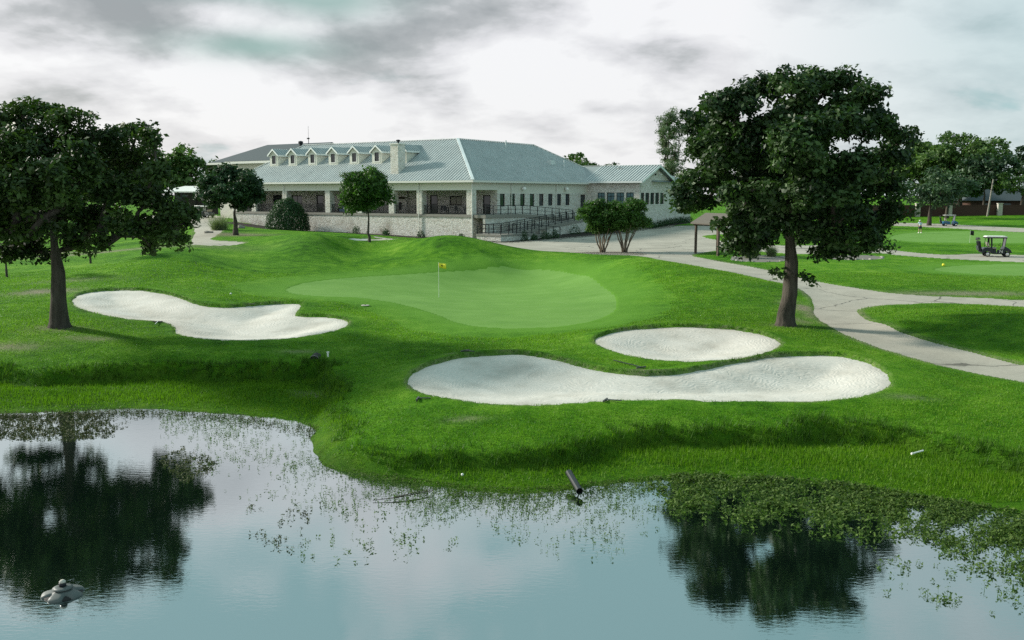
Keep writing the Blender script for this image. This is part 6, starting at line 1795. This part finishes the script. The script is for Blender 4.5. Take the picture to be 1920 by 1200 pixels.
# golfer bending over his putt, seen from behind
def person():
    p = on(1725, 437, 1.95)
    o = thing('person', 'golfer in a white cap, pale blue shirt and navy shorts bending over a putt', 'person', p, .0)
    k = 1.0
    J = {'pel': (0, 0, .93), 'ch': (.03, .14, 1.28), 'nk': (.04, .24, 1.45), 'hd': (.05, .32, 1.58),
         'hl': (-.10, 0, .88), 'kl': (-.15, .05, .50), 'al': (-.17, 0, .08), 'tl': (-.18, .16, .05), 'hr': (.10, 0, .88), 'kr': (.15, .05, .50), 'ar': (.17, 0, .08), 'tr': (.18, .16, .05),
         'sl': (-.19, .17, 1.38), 'el': (-.24, .26, 1.10), 'wl': (-.06, .42, .88), 'sr': (.22, .17, 1.38), 'er': (.27, .26, 1.10), 'wr': (.06, .44, .86)}
    R = {'pel': .145, 'ch': .165, 'nk': .062, 'hd': .10, 'hl': .095, 'kl': .060, 'al': .042, 'tl': .045, 'hr': .095, 'kr': .060, 'ar': .042, 'tr': .045, 'sl': .068, 'el': .045, 'wl': .032, 'sr': .068, 'er': .045, 'wr': .032}
    E = [('pel', 'ch'), ('ch', 'nk'), ('nk', 'hd'), ('pel', 'hl'), ('hl', 'kl'), ('kl', 'al'), ('al', 'tl'), ('pel', 'hr'), ('hr', 'kr'), ('kr', 'ar'), ('ar', 'tr'), ('ch', 'sl'), ('sl', 'el'), ('el', 'wl'), ('ch', 'sr'), ('sr', 'er'), ('er', 'wr')]

    def skin(name, edges, mat, grow=0.0, over=None, root='pel', levels=2):
        names = []
        for e in edges:
            for q in e:
                if q not in names: names.append(q)
        P = dict(J); P.update(over or {})
        me = bpy.data.meshes.new(name); me.from_pydata([P[q] for q in names], [(names.index(a), names.index(b)) for a, b in edges], [])
        ob = bpy.data.objects.new(name, me); C.objects.link(ob); ob.parent = o
        sk = ob.modifiers.new('skin', 'SKIN'); sk.use_smooth_shade = True
        if not me.skin_vertices: me.attributes.new('skin', 'FLOAT', 'POINT') if False else None
        for i, q in enumerate(names):
            r = R.get(q, .1) + grow
            me.skin_vertices[0].data[i].radius = (r, r)
        if root in names: me.skin_vertices[0].data[names.index(root)].use_root = True
        sd = ob.modifiers.new('sub', 'SUBSURF'); sd.levels = levels; sd.render_levels = levels
        me.materials.append(M[mat]); return ob

    def mid(a, b, u): return tuple(J[a][i] + (J[b][i] - J[a][i]) * u for i in range(3))
    try:
        bpy.context.view_layer.update()
        skin('body', E, 'skin')
    except Exception:
        pass
    R.update({'sl2': .066, 'sr2': .066, 'tl1': .09, 'tr1': .09, 'wst': .15})
    skin('shirt', [('wst', 'ch'), ('ch', 'nkb'), ('ch', 'sl'), ('sl', 'sl2'), ('ch', 'sr'), ('sr', 'sr2')], 'shirt', .022, {'wst': (0, .0, .95), 'nkb': mid('ch', 'nk', .75), 'sl2': mid('sl', 'el', .55), 'sr2': mid('sr', 'er', .55)}, 'ch')
    skin('shorts', [('pel', 'wst'), ('pel', 'hl'), ('hl', 'tl1'), ('pel', 'hr'), ('hr', 'tr1')], 'shorts', .020, {'wst': (0, .01, 1.02), 'tl1': mid('hl', 'kl', .85), 'tr1': mid('hr', 'kr', .85)}, 'pel')
    m = MB(); m.lathe([(.118, -.01), (.118, .05), (.09, .11), (.02, .13)], 16, Matrix.Translation((.05, .32, 1.60)) @ Matrix.Rotation(-.6, 4, 'X')); m.box(-.07, .17, .40, .52, 1.56, 1.575); m.build('cap', M['white'], o, smooth=True)
    for s, q in ((-1, 'al'), (1, 'ar')):
        m = MB(); x = J[q][0]; m.box(x - .055, x + .055, -.08, .20, .0, .10); m.build('shoe', M['white'], o, bevel=.03)
    for i, q in enumerate(('wl', 'wr')):
        c = Vector(J[q]); sgn = -1 if q == 'wl' else 1
        m = MB(); m.tube([c, c + Vector((-.02 * sgn, .03, -.05)), c + Vector((-.04 * sgn, .04, -.10))], [.034, .042, .030], 8)
        for f in range(4): m.tube([c + Vector((-.035 * sgn, .02 + f * .012, -.06 - f * .017)), c + Vector((-.075 * sgn, .045 + f * .006, -.075 - f * .017)), c + Vector((-.085 * sgn, .02, -.085 - f * .017))], [.010, .010, .008], 5)
        m.tube([c + Vector((0, .03, -.05)), c + Vector((-.03 * sgn, .08, -.08))], [.012, .009], 5)
        m.build('hand', M['skin'], o, smooth=True)
    pt = thing('putter', 'thin steel putter held by the golfer on the far green', 'golf club', (p[0], p[1], p[2]))
    m = MB(); m.tube([(.0, .46, .92), (.02, .62, .04)], .012, 6); m.build('shaft', M['chrome'], pt)
    m = MB(); m.box(-.05, .09, .60, .64, .0, .05); m.build('club_head', M['chrome'], pt)
    m = MB(); m.tube([(.0, .455, .95), (.004, .49, .70)], .018, 6); m.build('grip', M['rubber'], pt)


person()

# ------------------------------------------------------------------ the fence and what stands by it
FY = 186.0
def px_x(px, y): return (px - 960) / FPX * y * 1.0035
fx0, fx1 = px_x(1600, FY), px_x(2080, FY)
g0 = ground_z(px_x(1800, FY), FY)
o = thing('brick_fence', 'long low brown brick fence behind the far lawn', 'fence', (fx0, FY, g0))
w = fx1 - fx0
m = MB(); m.box(0, w, 0, .3, -1.5, 2.0); m.build('wall', M['brick'], o)
m = MB(); m.box(0, w, -.05, .35, 2.0, 2.12); m.build('coping', M['brick'], o)
for i, (px, lab) in enumerate(((1713, 'pale stone pillar of the fence half hidden by the big oak'), (1772, 'pale stone pillar of the fence behind the blue golf cart'), (1865, 'pale stone pillar of the fence right of the leaning pole'))):
    x = px_x(px, FY - .6)
    q = thing('stone_pillar', lab, 'pillar', (x, FY - .6, g0), -.1, 'stone pillars along the brick fence')
    m = MB(); m.box(-.42, .42, -.35, .35, -1, 2.35); m.build('shaft', M['limerock'], q)
    m = MB(); m.box(-.50, .50, -.43, .43, 2.35, 2.5); m.build('cap', M['limerock'], q)
x = px_x(1842, FY - 3)
q = thing('utility_pole', 'leaning grey wooden utility pole in front of the brick fence', 'pole', (x, FY - 3, g0 - .3))
m = MB(); m.tube([(0, 0, -.5), (.85, .1, 7.4)], [.19, .13], 10); m.build('pole', M['polewood'], q)
for z in (5.4, 6.5):
    m = MB(); m.bar((.1 * z - .1, -.2, z), (.1 * z + .28, -.16, z), .16, .22); m.build('bracket', M['blackmetal'], q)
x = px_x(1880, 215)
q = thing('house', 'low brown house with a grey shingled roof behind the brick fence', 'house', (x, 215, g0 - .3), .1)
m = MB(); m.box(-9, 11, 0, 9, -1, 3.2); m.build('wall', M['brick'], q)
m = MB(); m.add([(-10, -1, 3.1), (12, -1, 3.1), (12, 10, 3.1), (-10, 10, 3.1), (-5.5, 4.5, 5.9), (7.5, 4.5, 5.9)], ((0, 1, 5, 4), (1, 2, 5), (2, 3, 4, 5), (3, 0, 4), (3, 2, 1, 0))); m.build('roof', M['shingle'], q)
for a in (-6, -1, 5):
    m = MB(); m.box(a, a + 1.6, -.06, -.003, 1.0, 2.5); m.build('window', M['glass'], q)
